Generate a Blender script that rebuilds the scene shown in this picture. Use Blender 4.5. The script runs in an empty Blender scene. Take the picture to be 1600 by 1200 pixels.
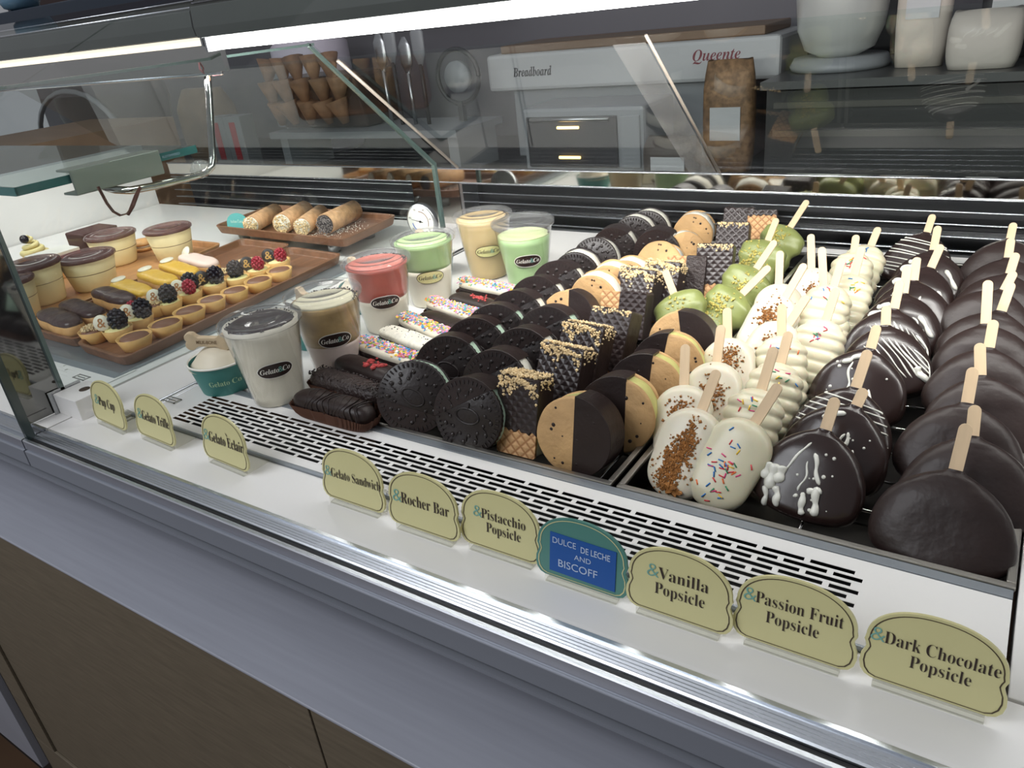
import bpy, bmesh, math, random
from mathutils import Vector, Matrix
import numpy as np
random.seed(7)
PI=math.pi
SC=bpy.context.scene
COL=SC.collection
# ------------------------------------------------------------------ camera
F=1200.0; H=0.40                      # focal length in px of the 1600x1200 frame, eye height over the deck
def _u(v): return v/np.linalg.norm(v)
_vx=np.array([-1900.,-372.,F]); _vy=np.array([895.,-700.,F])
AX=-_u(_vx); AY=_u(_vy); AY=_u(AY-AX*np.dot(AX,AY)); AZ=np.cross(AX,AY)
if AZ[1]>0: AZ=-AZ
RC=np.array([AX,AY,AZ])
cam=bpy.data.objects.new('camera',bpy.data.cameras.new('camera')); COL.objects.link(cam)
r,d_,f_=RC[:,0],RC[:,1],RC[:,2]
cam.matrix_world=Matrix(((r[0],-d_[0],-f_[0],0),(r[1],-d_[1],-f_[1],0),(r[2],-d_[2],-f_[2],H),(0,0,0,1)))
cam.data.sensor_width=36; cam.data.lens=36*F/1600; cam.data.clip_start=.01
SC.camera=cam
# ------------------------------------------------------------------ world, lights, exposure
SC.view_settings.view_transform='Standard'; SC.view_settings.look='None'
SC.view_settings.gamma=1; SC.view_settings.use_curve_mapping=False
SC.view_settings.exposure=0.14
w=bpy.data.worlds.new('world'); SC.world=w; w.use_nodes=True
w.node_tree.nodes['Background'].inputs[0].default_value=(.74,.75,.80,1)
w.node_tree.nodes['Background'].inputs[1].default_value=.30
def area(name,loc,target,size,power,color,sy=None):
    l=bpy.data.lights.new(name,'AREA'); l.energy=power; l.color=color; l.size=size
    if sy: l.shape='RECTANGLE'; l.size_y=sy
    o=bpy.data.objects.new(name,l); COL.objects.link(o); o.location=loc
    o.rotation_euler=(Vector(target)-Vector(loc)).to_track_quat('-Z','Y').to_euler(); return o
area('shop_fill_light',(-1.3,-1.1,1.75),(-.6,.3,-.2),1.4,34,(.95,.96,1.0))  # added overhead fill for the cool room light on the customer side
area('kitchen_fill_light',(-1.4,1.9,1.7),(-1.4,2.5,-.1),2.4,.8,(.97,.96,1.0),.7)  # unseen fill added to brighten the room behind the counter
LAMP_E=14.5; LAMP_E2=1.15
def strip_light(name,x0,x1,power,color,y=.737,z=.384):
    a=Vector(((x0+x1)/2,y,z)); area(name,a,a+Vector((0,.36,-.20)),x1-x0,power,color,.010)
strip_light('strip_lamp_light',-.94,.94,8.6,(1,.975,.93)); strip_light('left_strip_lamp_light',-2.03,-.99,3.6,(1,.95,.92),.748,.350)
def ray(x,y): return RC@np.array([x-800.,y-600.,F])
def P(x,y,z=0.):
    d=ray(x,y); return Vector(np.array([0,0,H])+d*((z-H)/d[2]))
# ------------------------------------------------------------------ materials
def lin(c): return tuple(((v/255)/12.92 if v/255<=.04045 else ((v/255+.055)/1.055)**2.4) for v in c)
MATS={}
def mat(name,col,rough=.5,metal=0,var=0,vs=40,bump=0,bs=80,bd=.0015,coat=0,emit=None,es=1,sss=0,spec=.5,srgb=True,aniso=None):
    if name in MATS: return MATS[name]
    m=bpy.data.materials.new(name); m.use_nodes=True; nt=m.node_tree; b=nt.nodes['Principled BSDF']
    c=lin(col) if srgb else col
    b.inputs['Base Color'].default_value=(*c,1); b.inputs['Roughness'].default_value=rough
    b.inputs['Metallic'].default_value=metal; b.inputs['Coat Weight'].default_value=coat
    b.inputs['Coat Roughness'].default_value=.15
    b.inputs['Specular IOR Level'].default_value=spec
    if sss: b.inputs['Subsurface Weight'].default_value=sss; b.inputs['Subsurface Scale'].default_value=.004
    if emit: b.inputs['Emission Color'].default_value=(*emit,1); b.inputs['Emission Strength'].default_value=es
    tc=nt.nodes.new('ShaderNodeTexCoord')
    if var:
        n=nt.nodes.new('ShaderNodeTexNoise'); n.inputs['Scale'].default_value=vs; n.inputs['Detail'].default_value=5
        mp=nt.nodes.new('ShaderNodeMapping')
        if aniso: mp.inputs['Scale'].default_value=aniso
        nt.links.new(tc.outputs['Object'],mp.inputs['Vector']); nt.links.new(mp.outputs[0],n.inputs['Vector'])
        r=nt.nodes.new('ShaderNodeValToRGB'); r.color_ramp.elements[0].position=.3; r.color_ramp.elements[1].position=.7
        r.color_ramp.elements[0].color=(*[v*(1-var) for v in c],1); r.color_ramp.elements[1].color=(*[min(1,v*(1+var)) for v in c],1)
        nt.links.new(n.outputs['Fac'],r.inputs[0]); nt.links.new(r.outputs[0],b.inputs['Base Color'])
    if bump:
        n=nt.nodes.new('ShaderNodeTexNoise'); n.inputs['Scale'].default_value=bs; n.inputs['Detail'].default_value=4
        nt.links.new(tc.outputs['Object'],n.inputs['Vector'])
        bp=nt.nodes.new('ShaderNodeBump'); bp.inputs['Strength'].default_value=bump; bp.inputs['Distance'].default_value=bd
        nt.links.new(n.outputs['Fac'],bp.inputs['Height']); nt.links.new(bp.outputs[0],b.inputs['Normal'])
    MATS[name]=m; return m
def glassy(name,tint,gloss_rough=.02,ior=1.5,film=0.0,filmcol=(.8,.8,.8)):
    if name in MATS: return MATS[name]
    m=bpy.data.materials.new(name); m.use_nodes=True; nt=m.node_tree; nt.nodes.clear()
    o=nt.nodes.new('ShaderNodeOutputMaterial'); t=nt.nodes.new('ShaderNodeBsdfTransparent'); t.inputs[0].default_value=(*tint,1)
    g=nt.nodes.new('ShaderNodeBsdfGlossy'); g.inputs['Roughness'].default_value=gloss_rough
    fr=nt.nodes.new('ShaderNodeFresnel'); fr.inputs[0].default_value=ior
    mx=nt.nodes.new('ShaderNodeMixShader')
    ge=nt.nodes.new('ShaderNodeNewGeometry'); sb=nt.nodes.new('ShaderNodeMath'); sb.operation='SUBTRACT'; sb.inputs[0].default_value=1
    nt.links.new(ge.outputs['Backfacing'],sb.inputs[1]); ml=nt.nodes.new('ShaderNodeMath'); ml.operation='MULTIPLY'
    nt.links.new(fr.outputs[0],ml.inputs[0]); nt.links.new(sb.outputs[0],ml.inputs[1]); nt.links.new(ml.outputs[0],mx.inputs[0])
    if film:
        df=nt.nodes.new('ShaderNodeBsdfDiffuse'); df.inputs[0].default_value=(*filmcol,1)
        m2=nt.nodes.new('ShaderNodeMixShader'); m2.inputs[0].default_value=film
        nt.links.new(t.outputs[0],m2.inputs[1]); nt.links.new(df.outputs[0],m2.inputs[2]); nt.links.new(m2.outputs[0],mx.inputs[1])
    else: nt.links.new(t.outputs[0],mx.inputs[1])
    nt.links.new(g.outputs[0],mx.inputs[2]); nt.links.new(mx.outputs[0],o.inputs[0])
    MATS[name]=m; return m
def grid_mat(name,col,groove,scale,bumpd,rough,diag=True,coat=0,op='MAXIMUM',e0=.45,e1=.9):
    """criss-cross waffle relief, in object space"""
    m=mat(name,col,rough,coat=coat); nt=m.node_tree; b=nt.nodes['Principled BSDF']
    tc=nt.nodes.new('ShaderNodeTexCoord'); mp=nt.nodes.new('ShaderNodeMapping'); nt.links.new(tc.outputs['Object'],mp.inputs[0])
    if diag: mp.inputs['Rotation'].default_value=(0,PI/4,0)
    ws=[]
    for ax in ('X','Z'):
        wv=nt.nodes.new('ShaderNodeTexWave'); wv.bands_direction=ax; wv.inputs['Scale'].default_value=scale
        nt.links.new(mp.outputs[0],wv.inputs[0]); ws.append(wv)
    mx=nt.nodes.new('ShaderNodeMath'); mx.operation=op
    nt.links.new(ws[0].outputs['Fac'],mx.inputs[0]); nt.links.new(ws[1].outputs['Fac'],mx.inputs[1])
    rp=nt.nodes.new('ShaderNodeValToRGB'); rp.color_ramp.elements[0].position=e0; rp.color_ramp.elements[1].position=e1
    rp.color_ramp.elements[0].color=(*lin(groove),1); rp.color_ramp.elements[1].color=(*lin(col),1)
    nt.links.new(mx.outputs[0],rp.inputs[0]); nt.links.new(rp.outputs[0],b.inputs['Base Color'])
    bp=nt.nodes.new('ShaderNodeBump'); bp.inputs['Distance'].default_value=bumpd; bp.inputs['Strength'].default_value=.8
    nt.links.new(mx.outputs[0],bp.inputs['Height']); nt.links.new(bp.outputs[0],b.inputs['Normal']); return m
M_ENAM=mat('white_enamel',(232,230,227),.32,var=.015,vs=6)
M_STEEL=mat('brushed_steel',(178,180,182),.32,1,var=.12,vs=30,aniso=(.5,20,20))
M_ALU=mat('rail_aluminium',(222,226,232),.25,1,var=.05,vs=30,aniso=(.3,20,20))
M_MIRROR=mat('polished_steel',(200,198,192),.06,1)
M_DARKMIR=mat('dark_polished_steel',(120,120,118),.05,1)
M_GREYSTEEL=mat('grey_painted_strip',(150,156,162),.35,.6)
M_TRAY=mat('tray_steel',(168,164,158),.38,1,var=.15,vs=18)
M_TRAYIN=mat('tray_floor_steel',(60,58,56),.3,1,var=.3,vs=20)
M_BLACK=mat('black_recess',(12,12,13),.5)
M_FACE=mat('slate_blue_metal',(122,126,134),.42,.2,var=.03,vs=4)
M_LEDGE=mat('lilac_grey_laminate',(142,145,155),.4,var=.05,vs=12,aniso=(.6,14,1))
M_WOODG=mat('taupe_wood_veneer',(100,91,76),.55,var=.13,vs=16,aniso=(1.2,1,14),bump=.15,bs=60)
M_HOUS=mat('housing_metal',(70,76,72),.4,.3,var=.1,vs=8)
M_NAVY=mat('navy_trim',(20,32,46),.35)
M_GLASS=glassy('pane_glass',(.93,.96,.95))
M_FRONTG=glassy('front_pane_glass',(.985,.99,.99),.02,1.09)
M_GEDGE=mat('green_glass_edge',(84,102,98),.15,0,spec=.8)
M_GEDGE2=mat('shelf_glass_edge',(60,112,110),.15,0,spec=.8,var=.2,vs=20)
M_ACR=glassy('clear_acrylic',(.93,.93,.9),.08,1.3,.12,(.9,.9,.85))
M_PLAST=glassy('clear_cup_plastic',(.98,.98,.98),.08,1.3,.04,(.9,.9,.9))
M_LID=glassy('clear_lid_plastic',(.96,.96,.96),.025,1.3,.07,(.85,.86,.86))
M_CHOC=mat('dark_chocolate',(41,30,28),.42,bump=.55,bs=32,bd=.004,spec=.35,var=.15,vs=30)
M_CHOC2=mat('glossy_dark_chocolate',(41,29,27),.25,bump=.15,bs=50,bd=.002,spec=.5)
M_WAFER=mat('black_cocoa_wafer',(40,33,32),.36,bump=.5,bs=260,bd=.0008,spec=.45)
M_CHOCR=mat('rough_chocolate',(46,34,32),.4,bump=1,bs=230,bd=.003)
M_WHITE=mat('white_chocolate',(208,200,180),.33,bump=.12,bs=60,bd=.0015,sss=.2)
M_IVORY=mat('ivory_chocolate',(206,199,172),.3,bump=.1,bs=60,bd=.0015,sss=.2)
M_DRIZ=mat('white_drizzle',(225,224,214),.35)
M_GREEN=mat('pistachio_coating',(128,136,78),.36,bump=.3,bs=60,bd=.002,var=.12,vs=40)
M_STICK=mat('birch_wood',(206,180,146),.6,var=.1,vs=30,aniso=(6,6,.6))
M_CRUMB=mat('brown_biscuit_crumb',(146,96,44),.8,var=.35,vs=200)
M_NUT=mat('chopped_hazelnut',(224,198,152),.7,var=.3,vs=150)
M_PNUT=mat('chopped_pistachio',(190,176,92),.7,var=.25,vs=150)
M_COOKIE=mat('tan_cookie',(190,152,104),.75,var=.16,vs=38,bump=.9,bs=95,bd=.0025)
M_CREAM=mat('cream_filling',(232,229,216),.6,bump=.5,bs=160,bd=.0015)
M_MINT=mat('mint_filling',(196,222,200),.6,bump=.5,bs=160,bd=.0015)
M_PISTF=mat('pistachio_filling',(196,192,120),.6,bump=.5,bs=160,bd=.0015,var=.1)
M_WAFF=grid_mat('waffle_biscuit',(208,164,116),(160,112,70),38,.0010,.65,op='MINIMUM',e0=.0,e1=.28)
M_CHWAF=grid_mat('chocolate_over_waffle',(46,35,34),(40,30,29),40,.0010,.33)
M_PAPER=mat('brown_paper_case',(78,44,26),.7)
M_ECL=mat('eclair_icing',(222,214,194),.4,bump=.2,bs=80)
M_ECLC=mat('cookies_cream_icing',(226,222,208),.5,bump=.5,bs=200,var=.12,vs=150)
M_TEAL=mat('teal_paper_cup',(62,128,124),.5)
M_WPAPER=mat('white_paper',(232,230,222),.5)
M_BONE=mat('bone_biscuit',(196,176,146),.8,var=.12,vs=80)
M_SIGN=mat('sign_cream',(205,198,146),.35,var=.03,vs=20)
M_SIGNL=mat('sign_border_brown',(70,56,40),.5)
M_INK=mat('brown_ink',(48,34,28),.5)
M_TEALINK=mat('teal_ink',(112,164,154),.5)
M_SIGNT=mat('sign_teal',(78,128,118),.35)
M_BLUE=mat('blue_tape',(18,78,150),.55)
M_CHALK=mat('silver_marker',(176,190,214),.5)
M_OAK=mat('acacia_wood',(128,88,64),.45,var=.22,vs=14,aniso=(6,.8,6),bump=.1,bs=90)
M_OAK2=mat('pale_oak_wood',(190,140,92),.5,var=.15,vs=14,aniso=(6,.8,6))
M_PASTRY=mat('baked_pastry',(214,164,104),.65,var=.18,vs=50,bump=.3,bs=90)
M_TART=mat('tart_shell',(222,174,106),.7,var=.14,vs=60,bump=.2,bs=120)
M_CUST=mat('custard_cream',(240,226,160),.45)
M_GANA=mat('milk_ganache',(134,92,72),.4)
M_DGLZ=mat('dark_glaze',(74,54,54),.3,bump=.8,bs=45,bd=.004)
M_YGLZ=mat('yellow_glaze',(230,184,74),.35,bump=.8,bs=45,bd=.004)
M_PGLZ=mat('pink_sugar_glaze',(240,212,200),.5,bump=.4,bs=90)
M_BLKB=mat('blackberry',(30,24,36),.25)
M_RASP=mat('raspberry',(170,34,58),.4)
M_COIN=mat('white_chocolate_coin',(238,230,208),.45)
M_PLUM=glassy('cocoa_lid_film',(.8,.72,.72),.08,1.4,.45,(.25,.14,.13))
M_COCOA=mat('cocoa_layer',(96,58,50),.7,var=.2,vs=60)
M_TIRA=mat('mascarpone_cream',(236,216,164),.55,var=.05,vs=40)
M_WOODD=mat('dark_tray_wood',(82,52,42),.5,var=.2,vs=20,aniso=(6,.8,6))
M_RED=mat('freeze_dried_berry',(180,66,64),.75,bump=.4,bs=200)
SPR=[mat('sprinkle_'+n,c,.4) for n,c in (('yellow',(240,200,60)),('pink',(226,140,190)),('blue',(70,150,200)),('green',(70,160,110)),('orange',(236,130,70)),('white',(240,238,230)))]
JIM=[mat('jimmy_'+n,c,.35) for n,c in (('red',(200,50,60)),('orange',(232,110,50)),('blue',(30,110,180)),('yellow',(232,190,50)),('magenta',(214,60,120)),('green',(40,130,90)))]
# ------------------------------------------------------------------ mesh builder
class MB:
    def __init__(s): s.v=[];s.f=[];s.mi=[];s.sm=[]
    def add(s,vs,fs,mi=0,sm=True,M=None):
        o=len(s.v)
        for v in vs: s.v.append(tuple(M@Vector(v)) if M is not None else tuple(v))
        for f in fs: s.f.append([i+o for i in f]); s.mi.append(mi); s.sm.append(sm)
        return s
    def box(s,c,d,mi=0,M=None):
        x,y,z=[k/2 for k in d]; vs=[(c[0]+a*x,c[1]+b*y,c[2]+e*z) for a in(-1,1) for b in(-1,1) for e in(-1,1)]
        return s.add(vs,[(0,1,3,2),(4,6,7,5),(0,4,5,1),(2,3,7,6),(0,2,6,4),(1,5,7,3)],mi,False,M)
    def bb(s,x0,x1,y0,y1,z0,z1,mi=0,M=None): return s.box(((x0+x1)/2,(y0+y1)/2,(z0+z1)/2),(x1-x0,y1-y0,z1-z0),mi,M)
    def lathe(s,pr,n=32,mi=0,M=None,c=(0,0,0),wob=None,sm=True,cap=True):
        vs=[];fs=[]
        for k,(r,z) in enumerate(pr):
            for i in range(n):
                a=2*PI*i/n; rr=r*(wob(a,k) if wob else 1)
                vs.append((c[0]+rr*math.cos(a),c[1]+rr*math.sin(a),c[2]+z))
        for k in range(len(pr)-1):
            for i in range(n):
                j=(i+1)%n; fs.append((k*n+i,k*n+j,(k+1)*n+j,(k+1)*n+i))
        if cap:
            if pr[0][0]>1e-6: fs.append(tuple(range(n))[::-1])
            if pr[-1][0]>1e-6: fs.append(tuple((len(pr)-1)*n+i for i in range(n)))
        return s.add(vs,fs,mi,sm,M)
    def tube(s,pts,r,n=8,mi=0,M=None,flat=1):
        pts=[Vector(p) for p in pts]; vs=[];fs=[]; rr=r if hasattr(r,'__len__') else [r]*len(pts)
        up=Vector((0,0,1)); prev=None
        for k,p in enumerate(pts):
            t=(pts[min(k+1,len(pts)-1)]-pts[max(k-1,0)]).normalized()
            if prev is None:
                a=t.cross(up); 
                if a.length<.1: a=t.cross(Vector((0,1,0)))
                a.normalize()
            else:
                a=prev-t*prev.dot(t); a.normalize()
            prev=a; b=t.cross(a)
            for i in range(n):
                an=2*PI*i/n; vs.append(p+a*(math.cos(an)*rr[k])+b*(math.sin(an)*rr[k]*flat))
        for k in range(len(pts)-1):
            for i in range(n):
                j=(i+1)%n; fs.append((k*n+i,k*n+j,(k+1)*n+j,(k+1)*n+i))
        fs.append(tuple(range(n))[::-1]); fs.append(tuple((len(pts)-1)*n+i for i in range(n)))
        return s.add(vs,fs,mi,True,M)
    def ball(s,c,r,mi=0,n=6,m=8,sq=(1,1,1),M=None,jit=0):
        vs=[];fs=[]
        for k in range(n+1):
            th=PI*k/n
            for i in range(m):
                a=2*PI*i/m; q=1+random.uniform(-jit,jit)
                vs.append((c[0]+r*sq[0]*q*math.sin(th)*math.cos(a),c[1]+r*sq[1]*q*math.sin(th)*math.sin(a),c[2]+r*sq[2]*q*math.cos(th)))
        for k in range(n):
            for i in range(m):
                j=(i+1)%m; fs.append((k*m+i,(k+1)*m+i,(k+1)*m+j,k*m+j))
        return s.add(vs,fs,mi,True,M)
    def rock(s,c,r,mi=0):
        R=Matrix.Rotation(random.uniform(0,6.3),3,Vector((random.random()+.1,random.random(),random.random())).normalized())
        q=[(1,0,0),(-1,0,0),(0,1,0),(0,-1,0),(0,0,1),(0,0,-1)]
        vs=[Vector(c)+R@(Vector(k)*r*random.uniform(.6,1.15)) for k in q]
        return s.add(vs,[(0,2,4),(2,1,4),(1,3,4),(3,0,4),(2,0,5),(1,2,5),(3,1,5),(0,3,5)],mi,False)
    def prism(s,ol,y0,y1,mi=0,M=None,inset=0,sm=False,smi=None):
        """outline in x,z extruded along y; inset bevels the two faces"""
        n=len(ol); cx=sum(p[0] for p in ol)/n; cz=sum(p[1] for p in ol)/n
        def sc(p):
            dx,dz=p[0]-cx,p[1]-cz; l=math.hypot(dx,dz) or 1; k=max(0,(l-inset)/l); return (cx+dx*k,cz+dz*k)
        rings=[]
        if inset: rings=[([sc(p) for p in ol],y0),(ol,y0+inset),(ol,y1-inset),([sc(p) for p in ol],y1)]
        else: rings=[(ol,y0),(ol,y1)]
        vs=[(p[0],y,p[1]) for o,y in rings for p in o]; fs=[]
        for k in range(len(rings)-1):
            for i in range(n):
                j=(i+1)%n; fs.append((k*n+i,k*n+j,(k+1)*n+j,(k+1)*n+i))
        fs.append(tuple(range(n))[::-1]); fs.append(tuple((len(rings)-1)*n+i for i in range(n)))
        k0=len(s.mi); s.add(vs,fs,mi,sm,M)
        if smi is not None:
            for q in range(k0,len(s.mi)-2): s.mi[q]=smi
        return s
    def extr_x(s,prof,x0,x1,mi=0,closed=True):
        n=len(prof); vs=[(x,p[0],p[1]) for x in(x0,x1) for p in prof]
        fs=[(i,(i+1)%n,n+(i+1)%n,n+i) for i in range(n if closed else n-1)]
        if closed: fs+= [tuple(range(n))[::-1],tuple(range(n,2*n))]
        return s.add(vs,fs,mi,False)
    def build(s,name,mats,parent=None,bevel=0,M=None,stuff=False,label=None):
        me=bpy.data.meshes.new(name); me.from_pydata(s.v,[],s.f)
        for m in (mats if isinstance(mats,(list,tuple)) else [mats]): me.materials.append(m)
        me.polygons.foreach_set('material_index',s.mi); me.polygons.foreach_set('use_smooth',s.sm)
        bm=bmesh.new(); bm.from_mesh(me); bmesh.ops.recalc_face_normals(bm,faces=bm.faces); bm.to_mesh(me); bm.free()
        o=bpy.data.objects.new(name,me); COL.objects.link(o)
        if parent is not None: o.parent=parent
        if M is not None: o.matrix_local=M
        if bevel:
            b=o.modifiers.new('bevel','BEVEL'); b.width=bevel; b.segments=2; b.limit_method='ANGLE'
        if stuff: o['kind']='stuff'
        if label: o['label']=label
        return o
def thing(name,label,cat,M=None,group=None):
    o=bpy.data.objects.new(name,None); o.empty_display_size=.02; COL.objects.link(o)
    o['label']=label; o['category']=cat
    if group: o['group']=group
    if M is not None: o.matrix_world=M
    return o
def tag(o,label,cat,group=None):
    o['label']=label; o['category']=cat
    if group: o['group']=group
    return o
def struct(o): o['kind']='structure'; return o
def dup(root,M,label,group=None):
    c=root.copy(); COL.objects.link(c); c.matrix_world=M; c['label']=label
    if group: c['group']=group
    for ch in [k for k in bpy.data.objects if k.parent==root]:
        d=ch.copy(); COL.objects.link(d); d.parent=c
        for g in [k for k in bpy.data.objects if k.parent==ch]:
            e=g.copy(); COL.objects.link(e); e.parent=d
    return c
def place(loc,yaw=0,lean=0,roll=0):
    return Matrix.Translation(Vector(loc))@Matrix.Rotation(yaw,4,'Z')@Matrix.Rotation(-lean,4,'X')@Matrix.Rotation(roll,4,'Y')
def sstep(a,b,x): t=min(1,max(0,(x-a)/(b-a))); return t*t*(3-2*t)
ORD=['frontmost','second','third','fourth','fifth','sixth','seventh','eighth','ninth','tenth','eleventh','twelfth']
def nth(i): return ORD[i]
# text -------------------------------------------------------------
def serif(t):
    o=''
    for ch in t:
        if 'A'<=ch<='Z': o+=chr(0x1D400+ord(ch)-65)
        elif 'a'<=ch<='z': o+=chr(0x1D41A+ord(ch)-97)
        else: o+=ch
    return o
def script_(t):
    o=''
    for ch in t:
        if 'A'<=ch<='Z': o+=chr(0x1D468+ord(ch)-65)
        elif 'a'<=ch<='z': o+=chr(0x1D482+ord(ch)-97)
        else: o+=ch
    return o
def text_geo(body,width,height=None,offset=0,extr=0):
    """text as (verts2d, faces), centred on x, baseline 0, scaled to width (and cap height if given)"""
    cu=bpy.data.curves.new('t','FONT'); cu.body=body; cu.size=1; cu.offset=offset; cu.resolution_u=3
    o=bpy.data.objects.new('t',cu); COL.objects.link(o); bpy.context.view_layer.update()
    me=o.to_mesh(); vs=[tuple(v.co) for v in me.vertices]; fs=[tuple(p.vertices) for p in me.polygons]
    o.to_mesh_clear(); bpy.data.objects.remove(o); bpy.data.curves.remove(cu)
    xs=[v[0] for v in vs]; x0,x1=min(xs),max(xs); sx=width/(x1-x0); sy=sx if height is None else height/.69
    return [((v[0]-(x0+x1)/2)*sx,v[1]*sy) for v in vs],fs
# ================================================================== THE CASE
XR=.95; XL=-2.05
# trays and deck -------------------------------------------------------------
TR=[(-.578,-.2765,'left'),(-.2715,.034,'right')]; TY0,TY1=.514,1.215
m=MB()
m.bb(-.873,-.579,.520,1.25,-.02,0); m.bb(.036,XR,.414,1.25,-.02,0); m.bb(-.579,.036,TY1+.001,1.25,-.02,0)
struct(m.build('trim_1',M_ENAM,bevel=.0008))
m=MB(); m.bb(-.978,-.877,.414,1.25,-.02,0); struct(m.build('trim_2',M_ENAM,bevel=.0008))
m=MB(); m.tube([(-.8748,.40,.0005),(-.8748,1.245,.0005)],.0022,6); m.tube([(-.866,.40,.0),(-.866,1.245,.0)],.0015,6)
m.build('deck_channel',M_STEEL); tag(bpy.data.objects['deck_channel'],'thin steel channel running back across the white deck left of the cups','rail')
m=MB(); m.bb(XL,-.984,.42,1.25,-.02,0); struct(m.build('floor_left_case',M_ENAM)); bpy.data.objects['floor_left_case'].name='trim_3'
m=MB(); m.bb(-.579,.036,.514,TY1+.001,-.06,-.034); struct(m.build('trim_4',M_BLACK))
# grille panel with real slots
def grille(x0,x1,sx0,sx1,y0,y1,sy0,sy1,rows,z,name,label):
    t=thing(name,label,'vent grille',Matrix.Translation((x0,y0,z)))
    m=MB(); pitch=(sy1-sy0)/rows; sw=pitch*.62; sl,gap=.0315,.0045
    def q(a,b,c,d): m.bb(a-x0,b-x0,c-y0,d-y0,-.0004,0)
    q(x0,x1,y0,sy0); q(x0,x1,sy1,y1); q(x0,sx0,sy0,sy1); q(sx1,x1,sy0,sy1)
    for r in range(rows):
        ya=sy0+r*pitch; q(sx0,sx1,ya+sw,ya+pitch)
        x=sx0+( -(sl+gap)/2 if r%2 else 0)
        while x<sx1:
            a=max(sx0,x+sl); b=min(sx1,x+sl+gap)
            if sx1-b<.010: b=sx1
            if b>a and a<sx1: q(a,b,ya,ya+sw)
            x+=sl+gap
    m.build('slotted_plate',M_ENAM,t)
    m=MB(); m.bb(sx0-x0-.003,sx1-x0+.003,sy0-y0-.003,sy1-y0+.003,-.016,-.014); m.build('dark_duct',M_BLACK,t)
    return t
g=grille(-.873,.033,-.816,-.058,.416,.504,.4295,.4925,9,.0005,'vent_grille','long white grille of staggered dark slots in front of the popsicle trays')
m=MB(); m.extr_x([(0,-.004),(0,.0018),(.0015,.0028),(.0035,.0028),(.0035,-.004)],-.873+.873,.033+.873)
m.build('front_lip',M_GREYSTEEL,g,M=Matrix.Translation((0,-.0045,0)))
m=MB(); m.bb(0,.906,.0885,.0975,-.003,.001); m.build('grey_rear_strip',M_GREYSTEEL,g)
m=MB()
for dx0,dx1,dy0,dy1 in ((-.014,.014,-.006,-.004),(-.014,.014,.004,.006),(-.014,-.012,-.006,.006),(.012,.014,-.006,.006),(-.009,.009,-.001,.001)): m.bb(dx0,dx1,dy0,dy1,0,.0016)
def vslot(loc,label,rz=0):
    o=m.build('chrome_vent_slot',M_MIRROR,None,.0004,M=Matrix.Translation(loc)@Matrix.Rotation(rz,4,'Z')); tag(o,label,'vent slot'); return o
vslot((P(268,626).x,P(268,626).y,.0006),'small chrome vent slot on white deck behind the two leftmost signs')
vslot((P(128,591).x,P(128,591).y,.0004),'small chrome vent slot in the left case by the metal block')
grille(-1.9,-1.0,-1.85,-1.085,.425,.50,.435,.495,8,.001,'vent_grille','white slotted grille in the left case in front of the eclair board')
# front sign strip and rails
m=MB(); m.extr_x([(.348,-.02),(.348,0),(.3515,.0003),(.411,0),(.411,-.02)],-.948,XR); struct(m.build('trim_5',M_ENAM))
m=MB(); m.extr_x([(.348,-.02),(.348,0),(.42,0),(.42,-.02)],XL,-.951); struct(m.build('trim_6',M_ENAM))
railp=[(.3165,-.012),(.3165,.0),(.3175,.0012),(.3208,.0012),(.3216,0),(.3216,-.004),(.3275,-.004),(.3275,-.0005),(.3290,.0005),(.3305,-.0003),(.332,.0005),(.3335,-.0003),(.335,.0005),(.3365,-.0003),(.338,.0005),(.3395,-.0003),(.341,.0005),(.3420,-.001),(.3435,-.001),(.3437,.0012),(.3472,.0012),(.3476,-.001),(.3479,-.012)]
t=thing('front_rail','bright ridged aluminium rail along the front edge below the signs','rail',Matrix.Translation((-.948,0,0)))
m=MB(); m.extr_x(railp,0,XR+.948); m.build('rail_profile',M_ALU,t)
m=MB(); m.bb(0,XR+.948,.322,.327,-.0038,-.0025); m.build('black_gasket',M_BLACK,t)
t=thing('front_rail','aluminium rail of the left case beyond the thin black joint','rail',Matrix.Translation((XL,0,0)))
m=MB(); m.extr_x(railp,0,-.951-XL); m.build('rail_profile',M_ALU,t)
for nm,a,b,lb in (('front_fascia',-.948,XR,'long slate grey metal fascia strip under the bright front rail'),('front_fascia',XL,-.951,'short slate grey fascia strip of the left case at left edge')):
    m=MB(); m.bb(a,b,.314,.40,-.0335,-.0122); tag(m.build(nm,M_FACE,bevel=.0008),lb,'fascia')
m=MB(); m.bb(XL,XR,.321,.40,-.0375,-.0336); struct(m.build('trim_7',M_BLACK))
m=MB(); m.bb(XL,XR,.3115,.40,-.0415,-.0376); tag(m.build('base_strip',M_FACE),'thin grey strip under the black shadow gap of the fascia','strip')
m=MB(); m.bb(XL,XR,.36,.40,-.085,-.0416); struct(m.build('trim_8',M_BLACK))
m=MB(); m.bb(XL,XR,.2485,.40,-.0885,-.0852); tag(m.build('counter_ledge',M_LEDGE,bevel=.0012),'lilac grey counter ledge running along the front of the display','counter')
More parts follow.
